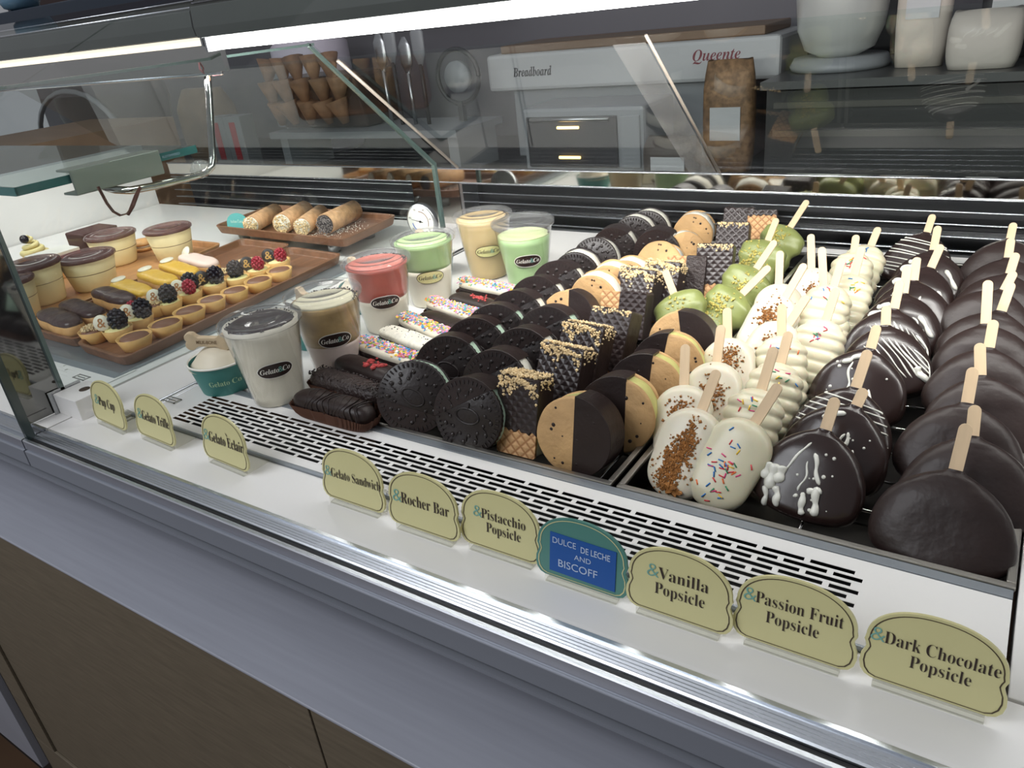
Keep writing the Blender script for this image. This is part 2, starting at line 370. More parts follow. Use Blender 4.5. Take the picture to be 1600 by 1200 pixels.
# base panelling
t=thing('base_cabinet','taupe grey wooden panel front below the lilac ledge','counter',Matrix.Translation((0,.2545,-.0888)))
m=MB(); m.bb(XL,-1.245,0,.05,-.60,0); m.bb(-1.242,-.423,0,.05,-.60,0); m.bb(-.4205,XR,0,.05,-.60,0); m.build('panel_board',M_WOODG,t,.0008)
m=MB()
for a,b in ((-1.242,-.423),(-.4205,.4)):
    m.bb(a,b,-.004,0,-.11,0); m.bb(a,b,-.004,0,-.60,-.52); m.bb(a,a+.06,-.004,0,-.52,-.11); m.bb(b-.06,b,-.004,0,-.52,-.11)
m.build('panel_frame',M_WOODG,t,.0008)
m=MB(); m.bb(XL,-1.262,-.012,0,-.60,-.0); m.build('corner_stile',M_LEDGE,t,.001)
m=MB(); m.bb(XL,XR,.30,.34,-.96,-.66); struct(m.build('baseboard_front',M_BLACK))
m=MB(); m.bb(-6,3,-3,3.2,-1.0,-.96); struct(m.build('floor',mat('brown_floor',(72,52,34),.5,var=.25,vs=3)))
# trays
def steel_tray(x0,x1,side):
    t=thing('steel_tray','shallow steel tray under the '+('cookie sandwiches, waffle bars and green popsicles' if side=='left' else 'white and dark chocolate popsicles'),'tray',Matrix.Translation((x0,TY0,0)))
    W=x1-x0;D=TY1-TY0; m=MB()
    for a,b,c,d in ((0,W,0,.006),(0,W,D-.006,D),(0,.006,.006,D-.006),(W-.006,W,.006,D-.006)):
        m.bb(a,b,c,d,-.001,.003)
    m.build('rolled_rim',M_TRAY,t,.001)
    m=MB()
    for a,b,c,d in ((.004,W-.004,.004,.0055),(.004,W-.004,D-.0055,D-.004),(.004,.0055,.004,D-.004),(W-.0055,W-.004,.004,D-.004)): m.bb(a,b,c,d,-.030,-.001)
    m.bb(.004,W-.004,.004,D-.004,-.032,-.030)
    m.build('pan',M_TRAYIN,t)
    m=MB()
    n=14
    for i in range(n):
        y=.03+i*(D-.05)/(n-1); m.tube([(.006,y,-.0175),(W-.006,y,-.0175)],.0014,8)
    for x in (.03,W/2,W-.03): m.tube([(x,.008,-.0203),(x,D-.008,-.0203)],.0014,8)
    for x in (.03,W-.03):
        for y in (.03,D-.03): m.tube([(x,y,-.030),(x,y,-.019)],.0014,6)
    m.build('wire_rack',M_MIRROR,t)
    return t
for a,b,s in TR: steel_tray(a,b,s)
# back louvre wall
t=thing('rear_louvre','black rear air louvre with thin bright metal blades behind the popsicles','vent',Matrix.Translation((-.976,1.25,0)))
m=MB(); m.bb(0,XR+.976,.06,.07,-.05,.0865); m.bb(0,XR+.976,0,.06,-.05,-.022); m.build('duct_back',M_BLACK,t)
for z in (.0855,.0672,.0490,.0308,.0105):
    m=MB(); m.extr_x([(0,z),(0,z-.0022),(.03,z-.010),(.03,z-.008)],0.003,XR+.976); m.tube([(.003,-.0006,z-.001),(XR+.976,-.0006,z-.001)],.0010,8); m.build('blade',M_ALU,t)
m=MB(); m.bb(-.004,.003,-.001,.05,-.02,.0865); m.build('side_edge',M_STEEL,t)
m=MB(); m.bb(.003,XR+.976,.012,.016,-.022,.0)
for i in range(150):
    x=.02+i*.0118
    m.bb(x,x+.007,.0100,.0121,-.0175,-.014); m.bb(x+.004,x+.011,.0100,.0121,-.011,-.0075)
m.build('perforated_strip',M_STEEL,t)
m=MB(); m.extr_x([(.03,.018),(.03,.030),(.034,.030),(.034,.018)],.08,1.2)
for i in range(60): m.bb(.1+i*.0185,.109+i*.0185,.0285,.0305,.021,.026)
m.build('toothed_strip',mat('dim_metal',(60,60,60),.4,.8),t)
t=thing('steel_header_strip','polished steel strip mirroring the pastries above the black louvre','strip',Matrix.Translation((-1.96,1.25,.0868)))
m=MB(); m.bb(0,2.91,0,.02,0,.0255); m.build('mirror_face',M_MIRROR,t)
m=MB(); m.tube([(0,-.0008,.027),(2.91,-.0008,.027)],.0016,8); m.tube([(0,-.0006,-.0008),(2.91,-.0006,-.0008)],.0011,8); m.build('bright_bead',M_ALU,t)
t=thing('rear_louvre','dark blue-black rear louvre of the left case behind the cannoli','vent',Matrix.Translation((-1.96,1.25,0)))
m=MB(); m.bb(0,.852,.05,.06,-.02,.086); m.build('duct_back',mat('blue_black',(16,20,30),.4),t)
for z in (.080,.062,.044,.026,.006):
    m=MB(); m.extr_x([(0,z),(0,z-.0015),(.03,z-.008),(.03,z-.006)],0,.852); m.tube([(0,-.0006,z-.001),(.852,-.0006,z-.001)],.0009,8); m.build('blade',M_STEEL,t)
m=MB(); m.bb(-1.106,-.982,1.249,1.262,0,.0862); tag(m.build('steel_end_plate',M_MIRROR),'polished steel end plate mirroring a wooden board behind the dial thermometer','panel')
# sloped rear glass
SL=math.atan2(.27,.323)
def slope_pane(x0,x1,label):
    t=thing('sloped_rear_pane',label,'glass pane',Matrix.Translation((x0,1.247,.116)))
    L=.36; ca,sa=math.cos(SL),math.sin(SL); n=(sa*.006,ca*.006)
    m=MB(); m.extr_x([(0,0),(-L*ca,L*sa),(-L*ca+n[0],L*sa+n[1]),(n[0],n[1])],0,x1-x0); m.build('glass_sheet',M_GLASS,t)
    return t,L,ca,sa
for a,b,lb in ((-.975,-.438,'sloped rear glass pane above the steel strip behind the cookie sandwiches'),(-.4365,XR,'sloped rear glass pane above the popsicles, right of the clear strip'),(XL,-.985,'sloped rear glass pane of the left case above the cannoli')):
    t,L,ca,sa=slope_pane(a,b,lb)
    m=MB(); m.tube([(.0,-.001,.001),(.0,-L*ca,L*sa)],.0022 if a>-.5 else .003,8)
    if a>-1.5: m.build('pane_edge',mat('pane_edge_beige',(196,184,172),.3,.3) ,t)
t=thing('clear_joint_strip','clear plastic joint strip on the sloped rear glass','strip',Matrix.Translation((-.484,1.243,.114)))
m=MB(); m.extr_x([(0,0),(-.35*ca,.35*sa),(-.35*ca-.001,.35*sa-.001),(-.001,-.001)],0,.045); m.build('film',glassy('joint_film',(.9,.9,.9),.1,1.3,.16,(.6,.6,.6)),t)
# divider glass
t=thing('divider_glass','clear side glass with green edges between the two cases','glass pane',Matrix.Translation((-.981,0,0)))
def yzp(m,ol,x0,x1,mi=0):
    n=len(ol); m.add([(x,p[0],p[1]) for x in(x0,x1) for p in ol],[(i,(i+1)%n,n+(i+1)%n,n+i) for i in range(n)]+[tuple(range(n))[::-1],tuple(range(n,2*n))],mi,False)
m=MB(); yzp(m,[(.392,.001),(.392,.374),(.93,.374),(1.18,.138),(1.18,.001)],-.002,.002); m.build('glass_sheet',M_GLASS,t)
m=MB()
yzp(m,[(.3895,.001),(.3895,.376),(.3945,.376),(.3945,.001)],-.004,.004); yzp(m,[(1.1765,.012),(1.1765,.140),(1.1835,.140),(1.1835,.012)],-.004,.004); yzp(m,[(.92,.372),(.92,.378),(1.1835,.140),(1.1785,.134)],-.003,.003); yzp(m,[(.39,.3735),(.39,.377),(.93,.377),(.93,.3735)],-.004,.003)
m.build('green_edge',M_GEDGE,t)
t=thing('mirror_end_strip','narrow mirror-like steel end strip at left reflecting the signs and grille','panel',Matrix.Translation((-.981,0,0)))
m=MB(); yzp(m,[(.332,.002),(.332,.385),(.3885,.385),(.3885,.002)],-.002,.0005); m.build('mirror_sheet',M_DARKMIR,t)
m=MB(); yzp(m,[(.322,-.003),(.322,.39),(.3315,.39),(.3315,-.003)],.028,.034); m.build('dark_green_edge',mat('dark_glass_edge',(44,58,58),.15,spec=.8),t)
t=thing('clamp_block','pale metal clamp block with a dark screw hole at the glass foot','clamp',Matrix.Translation((-.93,.398,0)))
m=MB(); m.bb(-.046,.006,-.020,.024,0,.027); m.build('block',M_ENAM,t,.0008)
m=MB(); m.lathe([(.0065,.0268),(.0065,.0275)],20,c=(-.018,.006,0)); m.build('screw_hole',mat('hole_brown',(66,50,36),.6),t)
t=thing('clamp_block','dark steel clamp plate below the glass corner at left','clamp',Matrix.Translation((-.9785,.385,0)))
m=MB(); m.bb(0,.0015,-.012,.03,.0,.03); m.build('plate',M_STEEL,t)
# front glass: from the rail up and back to the lamp housing
for a,b,lb in ((-.946,XR,'large clear front pane between the front rail and the lamp housing'),(XL,-.953,'clear front pane of the left case')):
    m=MB(); yzp(m,[(.3225,-.002),(.3262,-.002),(.3262,.10),(.345,.235),(.43,.36),(.60,.43),(.70,.452),(.70,.4555),(.598,.4335),(.427,.3635),(.3415,.2365),(.3225,.1005)],a,b); tag(m.build('front_glass',M_FRONTG),lb,'glass pane')
# lamps and housing
def lamp(x0,x1,z0,z1,em,colr,label,mn):
    t=thing('strip_lamp',label,'lamp',Matrix.Translation((x0,.72,z0)))
    mt=mat(mn,(255,255,255),.4,emit=colr,es=em)
    W=x1-x0;h=z1-z0; m=MB(); m.extr_x([(-.004,h),(-.009,h*.7),(-.010,h*.35),(-.006,.001),(.006,.0),(.012,h*.3),(.014,h)],.004,W-.004); m.build('diffuser',mt,t)
    
    for xa,xb in ((-.0005,.004),(W-.004,W)): m=MB(); m.bb(xa,xb,-.012,.016,-.001,h); m.build('end_cap',M_STEEL,t)
lamp(-.948,XR,.3855,.402,LAMP_E,(1,.985,.95),'bright white strip lamp under the housing across the top','lamp_white')
lamp(XL,-.951,.3925,.403,LAMP_E2,(1,.90,.70),'creamy strip lamp of the left case','lamp_cream')
t=thing('lamp_housing','dark grey metal lamp housing running along the top of the case','housing',Matrix.Translation((-.948,.70,.4025)))
m=MB(); m.extr_x([(0,0),(-.002,.012),(0,.036),(.012,.046),(.11,.046),(.11,0)],0,XR+.948); m.build('cover',M_HOUS,t)
m=MB(); m.tube([(0,.004,.0405),(XR+.948,.004,.0405)],.0012,8); m.build('bright_trim',M_ALU,t)
t=thing('lamp_housing','grey metal lamp housing of the left case with bright trim lines','housing',Matrix.Translation((XL,.70,.404)))
m=MB(); m.extr_x([(0,0),(-.002,.012),(0,.030),(.012,.042),(.11,.042),(.11,0)],0,-.951-XL); m.build('cover',M_HOUS,t)
m=MB(); m.tube([(0,.002,.0345),(-.951-XL,.002,.0345)],.0011,8); m.tube([(0,.010,.0425),(-.951-XL,.010,.0425)],.0011,8); m.build('bright_trim',M_ALU,t)
m=MB(); m.extr_x([(.732,.392),(.736,.358),(.742,.358),(.742,.392)],XL,-.953); tag(m.build('lamp_reflector',M_MIRROR),'polished steel reflector strip under the creamy left lamp','reflector')
m=MB(); m.tube([(XL,.74,.356),(-.97,.74,.356)],.0025,8); tag(m.build('shelf_rail',M_ALU),'thin bright rail below the left lamp reflector','rail')
m=MB(); m.bb(XL,XR,.76,.81,.449,.478); tag(m.build('top_shelf_edge',M_NAVY,bevel=.002),'dark navy shelf edge on top of the lamp housing','shelf')
t=thing('blue_glass_jar','rounded blue glass jar on the top shelf at upper left corner','jar',Matrix.Translation((-1.52,.785,.4785)))
m=MB(); m.lathe([(0,0),(.018,0),(.028,.004),(.033,.014),(.034,.05),(.030,.06)],24); m.build('jar_body',mat('blue_glass',(92,124,146),.12,spec=.8),t)
m=MB(); m.lathe([(.031,.06),(.031,.075),(0,.077)],24); m.build('jar_lid',M_STEEL,t)
# left-case shelf, bracket, tube, wire
t=thing('glass_shelf','thick green-edged glass shelf hanging in the left case','shelf',Matrix.Translation((-1.02,.445,.255)))
m=MB(); m.bb(-.6,-.0015,.001,.257,0,.010); m.build('glass_sheet',glassy('shelf_glass',(.90,.96,.95),.03,1.5,.1,(.55,.62,.62)),t)
m=MB(); m.bb(-.0015,0,0,.258,0,.0105); m.bb(-.6,0,-.0015,.001,0,.0105); m.build('green_edge',M_GEDGE2,t)
vs,fs=text_geo('FLOTEMPERED',.028,.003); m=MB(); m.add([(0.0004,v[0]+.215,v[1]+.0035) for v in vs],fs,0,False); m.build('etched_text',M_CHALK,t)
t=thing('shelf_bracket','grey metal clamp bracket holding the edge of the glass shelf','bracket',Matrix.Translation((-1.018,.512,.240)))
m=MB(); m.bb(-.03,.002,0,.128,.028,.031); m.bb(.0,.003,0,.128,.0,.031); m.bb(-.03,.002,0,.128,-.001,.002); m.build('channel',mat('bracket_grey',(150,156,148),.4,.5),t,.0008)
t=thing('bent_tube','bent steel tube hanging from the lamp and carrying the glass shelf','tube')
m=MB(); m.tube([(-1.02,.757,.372),(-1.02,.748,.33),(-1.02,.73,.262),(-1.02,.726,.244),(-1.02,.720,.232),(-1.02,.708,.226),(-1.02,.69,.2245),(-1.02,.62,.226),(-1.02,.585,.2285),(-1.022,.566,.234),(-1.03,.556,.2405)],.0052,12); m.build('steel_tube',M_MIRROR,t)
m=MB(); m.ball((-1.02,.70,.232),.018,0,8,10,(.5,.9,.7),jit=.1); m.build('clear_tape_wrap',glassy('tape',(.9,.9,.9),.1,1.4,.2,(.8,.8,.8)),t)
t=thing('wire_cable','thin brown twin cable looping under the shelf bracket','cable')
m=MB()
def wpt(x,y): 
    d=ray(x,y); k=-1.005/d[0]; return Vector(np.array([0,0,H])+d*k)
for dx in (0,2.2):
    m.tube([wpt(x+dx,y-dx*.3) for x,y in ((152,292),(158,303),(166,318),(176,331),(187,337),(198,334),(206,324))],.0011,6)
m.build('cable_loop',mat('brown_cable',(92,54,44),.5),t)
m=MB(); m.tube([wpt(x,y) for x,y in ((200,336),(207,322),(213,306),(219,292))],[.003,.0045,.0045,.003],6,flat=.5); m.build('taped_end',mat('brown_tape',(104,62,50),.6),t)
t=thing('lamp_wire','thin pink wire and socket hanging by the top of the bent tube','cable')
m=MB(); m.tube([wpt(x,y) for x,y in ((311,98),(312,108),(318,114),(328,117),(344,117))],.0012,6); m.build('wire_loop',mat('pink_wire',(170,110,116),.5),t)
m=MB(); m.tube([wpt(x,y) for x,y in ((339,92),(342,103),(346,117))],[.005,.004,.0025],8); m.build('socket',mat('beige_socket',(206,160,130),.5),t)
# end wall and beyond, left
m=MB(); m.bb(-2.10,-2.055,.40,1.25,-.02,.16); struct(m.build('wall_left_case',M_ENAM)); bpy.data.objects['wall_left_case'].name='wall_left'
m=MB(); m.bb(-2.9,-2.4,.2,1.6,-.9,.185); tag(m.build('reflection_block',mat('warm_brown_reflection',(128,100,74),.5,var=.12,vs=4,aniso=(1,6,6))),'warm brown block standing in for a reflection beyond the left end of the case','cabinet')  # brown box added in place of a wood-coloured reflection past the end wall
# ================================================================== SIGNS
def sign_outline(k=1.0):
    half=[(0,.0005),(.031,.0005),(.0350,.0020),(.0378,.0055),(.0390,.0105),(.0386,.0155),(.0370,.0195),(.0362,.0220),(.0368,.0245),(.0378,.0268),(.0372,.0295)]
    for i in range(1,15):
        a=PI/2*i/15; half.append((.0372*math.cos(a)**.9,.0295+.0245*math.sin(a)))
    half.append((0,.054))
    full=half+[(-x,z) for x,z in half[-2:0:-1]]
    return [(x*k,.026+(z-.026)*k) for x,z in full]
def make_sign(x,lines,label,teal=False,yaw=0,y=.382,foot=True):
    t=thing('flavour_sign',label,'sign',place((x,y,.0052),yaw,math.radians(9)))
    m=MB(); m.prism(sign_outline(),0,.0022); m.build('sign_plate',M_SIGNT if teal else M_SIGN,t)
    a=sign_outline(.945); b=sign_outline(.925); n=len(a); m=MB()
    m.add([(p[0],-.0003,p[1]) for p in a]+[(p[0],-.0003,p[1]) for p in b],[(i,(i+1)%n,n+(i+1)%n,n+i) for i in range(n)],0,False); m.build('border_line',M_SIGNL if not teal else M_SIGN,t)
    if teal:
        m=MB(); m.bb(-.0265,.0285,-.0008,-.0001,.0055,.0385); m.build('blue_tape',M_BLUE,t,M=Matrix.Rotation(math.radians(1),4,'Y'))
        y0=-.0011
    else: y0=-.0006
    m=MB()
    for (s,w,h,cx,z,off) in lines:
        vs,fs=text_geo(s if teal else serif(s),w,h,off); m.add([(v[0]+cx,y0,v[1]+z) for v in vs],fs,0,False)
        if 'Eclair' in s:
            m.add([(.0060,y0,z+h*1.40),(.0076,y0,z+h*1.34),(.0094,y0,z+h*1.10),(.0084,y0,z+h*1.08)],[(0,1,2,3)],0,False)
    m.build('lettering',M_CHALK if teal else M_INK,t)
    if not teal:
        s,w,h,cx,z,off=lines[0]
        vs,fs=text_geo('&',h*.95,h*1.15,-.014); m=MB(); m.add([(v[0]+cx-w/2-h*.42,-.0005,v[1]+z-h*.02) for v in vs],fs,0,False)
        m.build('teal_ampersand',M_TEALINK,t)
    m=MB(); m.bb(-.030,.030,-.0015,.004,-.0050,.0012)
    m.bb(-.030,.030,-.001,.036,-.0052,-.0040,M=Matrix.Rotation(math.radians(9),4,'X'))
    m.build('acrylic_foot',M_ACR,t)
    return t
o6=-.010
make_sign(-.867,[('Pup Cup',.037,.0112,.001,.022,-.003)],'cream flavour sign reading Pup Cup',yaw=math.radians(-4))
make_sign(-.775,[('Gelato Trifle',.054,.0112,.006,.0215,-.003)],'cream flavour sign reading Gelato Trifle',yaw=math.radians(-3))
make_sign(-.652,[('Gelato Eclair',.058,.0112,.005,.0215,-.003)],'cream flavour sign reading Gelato Éclair',yaw=math.radians(-3))
make_sign(-.474,[('Gelato Sandwich',.061,.0092,.005,.023,o6)],'cream flavour sign reading Gelato Sandwich',y=.386)
make_sign(-.388,[('Rocher Bar',.052,.0105,.003,.0225,o6)],'cream flavour sign reading Rocher Bar')
make_sign(-.3125,[('Pistacchio',.042,.0090,.004,.028,o6),('Popsicle',.033,.0090,.004,.0165,o6)],'cream flavour sign reading Pistacchio Popsicle',y=.387)
make_sign(-.236,[('DULCE',.020,.0050,-.0135,.0305,.003),('DE LECHE',.024,.0050,.0125,.0290,.012),('AND',.014,.0042,.002,.0215,.003),('BISCOFF',.033,.0062,-.002,.0115,.003)],'teal sign with blue tape hand-lettered Dulce de Leche and Biscoff',teal=True)
make_sign(-.1595,[('Vanilla',.036,.0092,.003,.0290,o6),('Popsicle',.036,.0092,.001,.0165,o6)],'cream flavour sign reading Vanilla Popsicle',y=.381)
make_sign(-.0835,[('Passion Fruit',.054,.0088,.002,.0300,o6),('Popsicle',.033,.0088,-.001,.0175,o6)],'cream flavour sign reading Passion Fruit Popsicle',y=.386)
make_sign(-.0045,[('Dark Chocolate',.060,.0086,.003,.0280,o6),('Popsicle',.032,.0086,.004,.0165,o6)],'cream flavour sign reading Dark Chocolate Popsicle',y=.388)
# ================================================================== POPSICLES
def interp(tab,t):
    for (a,b),(c,d) in zip(tab,tab[1:]):
        if t<=c: k=(t-a)/(c-a); return b+(d-b)*(k*k*(3-2*k) if False else k)
    return tab[-1][1]
class Pop:
    def __init__(s,L,A,D,kind):
        s.L,s.A,s.D,s.kind=L,A,D,kind
    def wd(s,z):
        L,A,D=s.L,s.A,s.D; t=z/L
        if s.kind=='egg':
            tab=[(0,0),(.02,.45),(.06,.70),(.13,.88),(.22,.97),(.32,1.0),(.44,.985),(.56,.92),(.68,.82),(.78,.69),(.86,.54),(.92,.38),(.955,.26),(.98,.16),(1,.13)]
            f=interp(tab,t); g=min(1,(f*1.25))**.6 if t<.9 else max(.5,.75-(t-.9)*3.2)
            return A*f,D*g
        ra=A*(.92 if s.kind!='lump' else .62); rd=D
        def e(z,r): 
            q=min(z,L-z); return 1 if q>=r else math.sqrt(max(0,1-((r-q)/r)**2))
        f=e(z,ra); g=e(z,rd*1.2)
        if s.kind=='rib':
            k=.93+.11*abs(math.sin(PI*(t*6.5+.25)))**.7; f*=k; g*=k
        if s.kind=='lump':
            k=1+.10*math.sin(t*9+1)+.05*math.sin(t*23); f*=k; g*=k
        return A*f,D*g
    def body(s,seed=0):
        rnd=random.Random(seed); n=40; m=MB(); vs=[];fs=[]; N=60 if s.kind=='rib' else 36
        zs=[s.L*(.5-.5*math.cos(PI*k/N))**(1) for k in range(N+1)]
        if s.kind in('rib',): zs=[s.L*(.02*(.5-.5*math.cos(PI*k/N))+.98*k/N) for k in range(N+1)]
        ph=rnd.uniform(0,6)
        for k,z in enumerate(zs):
            w,d=s.wd(z)
            if k==0 or k==N: w=max(w,1e-4); d=max(d,1e-4)
            for i in range(n):
                a=2*PI*i/n; c,sn=math.cos(a),math.sin(a); e=2/2.5
                j=1+.012*math.sin(3*a+ph+z*90)+.008*math.sin(5*a-z*150+ph)
                vs.append((w*j*math.copysign(abs(c)**e,c),d*j*math.copysign(abs(sn)**e,sn),z))
        for k in range(N):
            for i in range(n):
                jj=(i+1)%n; fs.append((k*n+i,k*n+jj,(k+1)*n+jj,(k+1)*n+i))
        fs.append(tuple(range(n))); fs.append(tuple(N*n+i for i in range(n)))
        m.add(vs,fs); return m
    def fy(s,x,z):
        w,d=s.wd(min(max(z,.001),s.L-.001)); q=min(.985,abs(x)/max(w,1e-5)); return -d*(1-q**2.5)**(1/2.5)
def stick_mb(l,down=.012):
    m=MB(); r=.0048; ol=[(-r,-down),(r,-down),(r,l-r)]+[(r*math.cos(a),l-r+r*math.sin(a)) for a in [PI*i/8 for i in range(1,8)]]+[(-r,l-r)]
    m.prism(ol,-.0011,.0011,inset=.0003); return m
def crumbs(pop,cx,cz,sx,sz,n,r,rnd,mb=None,rot=0):
    m=mb or MB()
    for _ in range(n):
        a,b=rnd.gauss(0,1),rnd.gauss(0,1); x=cx+a*sx*math.cos(rot)-b*sz*math.sin(rot); z=cz+a*sx*math.sin(rot)+b*sz*math.cos(rot)
        if not .003<z<pop.L-.003: continue
        w,_=pop.wd(z)
        if abs(x)>w*.9: continue
        rr=r*rnd.uniform(.4,1.25); m.rock((x,pop.fy(x,z)-rr*.35,z),rr)
    return m
def drizzle(pop,rnd,style):
    m=MB()
    def line(p,q,r,wig=.0015,n=14):
        pts=[];rs=[]
        for i in range(n+1):
            k=i/n; x=p[0]+(q[0]-p[0])*k+wig*math.sin(k*7+p[0]*900); z=p[1]+(q[1]-p[1])*k
            z=min(max(z,.004),pop.L-.006); w,_=pop.wd(z); x=max(-w*.93,min(w*.93,x))
            pts.append((x,pop.fy(x,z)-.0002,z)); rs.append(r*(.75+.5*abs(math.sin(k*5+p[1]*500)))*(.4 if i in(0,n) else 1))
        m.tube(pts,rs,6,flat=1)
    if style==0:   # big splats, as on the front one
        for q in ((-.034,.036),(-.028,.034),(-.022,.036)): line((q[0],.040),(q[0]+.001,.018+abs(q[0]+.028)*1.2),.0042,.0005)
        line((-.030,.020),(-.027,.004),.0022,.0008); line((-.022,.022),(-.016,.006),.0028,.001); line((-.020,.036),(-.006,.066),.0010,.0006)
        line((.000,.058),(.010,.034),.0016,.001); line((.010,.032),(.013,.008),.0030,.0008); line((.002,.025),(.013,.030),.0024,.001); line((.000,.024),(.004,.006),.0026,.0006); line((-.002,.050),(-.003,.024),.0008)
        for i in range(14):
            x=rnd.uniform(-.01,.03);z=rnd.uniform(.01,.06); m.ball((x,pop.fy(x,z),z),rnd.uniform(.0006,.0018),0,5,6)
    elif style==1:
        for i in range(4):
            x=rnd.uniform(-.02,.02); z=rnd.uniform(.03,.062); line((x,z),(x+rnd.uniform(-.004,.004),z-rnd.uniform(.02,.03)),rnd.uniform(.0009,.0020))
        for i in range(10):
            x=rnd.uniform(-.03,.03);z=rnd.uniform(.01,.06); m.ball((x,pop.fy(x,z),z),rnd.uniform(.0007,.0020),0,5,6)
        line((-.004,.070),(-.020,.060),.0022)
    elif style==2:
        for i in range(9):
            z=.016+i*.0065; line((-.044,z+rnd.uniform(0,.004)),(.044,z-rnd.uniform(.002,.008)),rnd.uniform(.0005,.0009),.0006)
        line((.018,.040),(.034,.020),.0022); 
    elif style==3:
        for i in range(9):
            x=-.02+i*.006; line((x,.066-abs(x)*.5),(x+.03,.022),rnd.uniform(.0005,.0012),.0008)
        line((.030,.034),(.040,.018),.0030)
    else:
        line((.02,.052),(.036,.028),.0024,.0006); line((-.02,.055),(-.034,.048),.0034); line((-.012,.064),(-.026,.060),.0026)
        for i in range(5): x=rnd.uniform(-.02,.02); line((x,.05),(x+.012,.035),.0007)
    return m
def jimmies(pop,rnd,n,cx=0,cz=.04,sx=.009,sz=.018):
    m=MB()
    for _ in range(n):
        x=rnd.gauss(cx,sx);z=rnd.gauss(cz,sz)
        if not .006<z<pop.L-.006 or abs(x)>pop.wd(z)[0]*.85: continue
        a=rnd.uniform(0,PI); l=.0024; dx,dz=l*math.cos(a),l*math.sin(a); y=pop.fy(x,z)-.0005
        m.tube([(x-dx,y,z-dz),(x+dx,y,z+dz)],.00065,6,mi=rnd.randrange(6))
    return m
def solve(neck,tip,th,L,zb):
    n=np.array([0,-math.cos(th),math.sin(th)]); O=np.array([0,0,H])
    def f(y0):
        p0=np.array([0,y0,zb]); r=[]
        for q in (neck,tip):
            d=ray(*q); r.append(O+d*(np.dot(p0-O,n)/np.dot(d,n)))
        a=r[1]-r[0]; l=np.linalg.norm(a); a=a/l; return r[0]-L*a,l,a,r[0]
    lo,hi=.3,1.6
    for _ in range(50):
        m=(lo+hi)/2
        if f(m)[0][2]>zb: lo=m
        else: hi=m
    return f(m)
BODY={}
def popsicle(pop,key,bodymat,neck,tip,th,label,group,topping=None,tn=None,tm=None,zb=-.0155,extra=None,loc=None):
    th=math.radians(th); b,l,a,N=solve(neck,tip,th,pop.L,zb)
    Z=Vector(a); Yn=Vector((0,math.cos(th),-math.sin(th))); Xn=Yn.cross(Z)
    Mt=Matrix((( Xn.x,Yn.x,Z.x,b[0]),(Xn.y,Yn.y,Z.y,b[1]),(Xn.z,Yn.z,Z.z,b[2]),(0,0,0,1)))
    t=thing('popsicle',label,'popsicle',Mt,group)
    if key not in BODY:
        o=pop.body(hash(key)%97 if False else len(BODY)).build('coated_body',bodymat,t); BODY[key]=o.data
    else:
        o=bpy.data.objects.new('coated_body',BODY[key]); COL.objects.link(o); o.parent=t
    stick_mb(l).build('wooden_stick',M_STICK,t,M=Matrix.Translation((0,0,pop.L)))
    if topping: topping.build(tn,tm,t,stuff=True)
    return t
rnd=random.Random(11)
PW=Pop(.087,.0290,.0130,'pill'); PR=Pop(.085,.0265,.0165,'rib'); PE=Pop(.080,.046,.0145,'egg'); PE2=Pop(.080,.0500,.015,'egg'); PG=Pop(.080,.032,.0155,'lump')
W1=[((1097,640),(1121,578)),((1069,602),(1071,538)),((1120,566),(1127,508)),((1137,529),(1136,481)),((1232,507),(1262,462)),((1227,465),(1258,412)),((1217,444),(1219,392)),((1268,420),(1267,366))]
for i,(a,b) in enumerate(W1):
    c=MB()
    if i==0:
        crumbs(PW,-.003,.024,.0062,.013,620,.0018,rnd,c); crumbs(PW,.003,.052,.0045,.010,360,.0016,rnd,c); crumbs(PW,.004,.008,.004,.003,30,.0035,rnd,c)
    else:
        crumbs(PW,rnd.uniform(-.006,.006),rnd.uniform(.045,.06),  .0065,.008,210,.0017,rnd,c); crumbs(PW,0,.04,.011,.02,50,.0010,rnd,c)
    popsicle(PW,'pw',M_WHITE,a,b,40,('white popsicle with a broad band of brown biscuit crumbs at the front of its column' if i==0 else 'white popsicle with brown biscuit crumbs, %s from the front of its column'%nth(i)),'white popsicles with biscuit crumbs',c,'biscuit_crumbs',M_CRUMB)
W2=[((1180,660),(1218,600)),((1190,608),(1210,542)),((1220,567),(1233,518)),((1221,525),(1222,475)),((1291,500),(1307,450)),((1303,447),(1317,403)),((1287,446),(1284,386)),((1335,430),(1347,385)),((1334,395),(1338,367)),((1361,384),(1373,355))]
for i,(a,b) in enumerate(W2):
    if i==0: popsicle(PW,'pw2',M_IVORY,a,b,35,'smooth white popsicle with coloured sprinkles at the front of its column','ivory popsicles with sprinkles',jimmies(PW,rnd,44,0,.034,.0075,.016),'sprinkles',JIM)
    else: popsicle(PR,'pr%d'%(i%2),M_IVORY,a,b,35,'rippled ivory popsicle with a few sprinkles, %s from the front of its column'%nth(i),'ivory popsicles with sprinkles',jimmies(PR,rnd,9,rnd.uniform(-.01,.01),.066,.006,.006),'sprinkles',JIM)
D1=[((1290,672),(1306,621)),((1338,635),(1351,607)),((1337,607),(1357,547)),((1360,546),(1371,508)),((1384,510),(1385,478)),((1397,484),(1407,438)),((1412,460),(1418,415)),((1428,440),(1433,402)),((1454,420),(1471,382)),((1458,393),(1466,353)),((1448,365),(1458,335))]
ST=[0,1,2,1,3,3,4,1,4,4,2]
SW=['white icing splats','white drips and dots','thin white stripes','white streaks and dots','slanted white lines','long slanted white lines','thick white dabs','a few white drips','white dabs near the top','white side dabs','fine white lines']
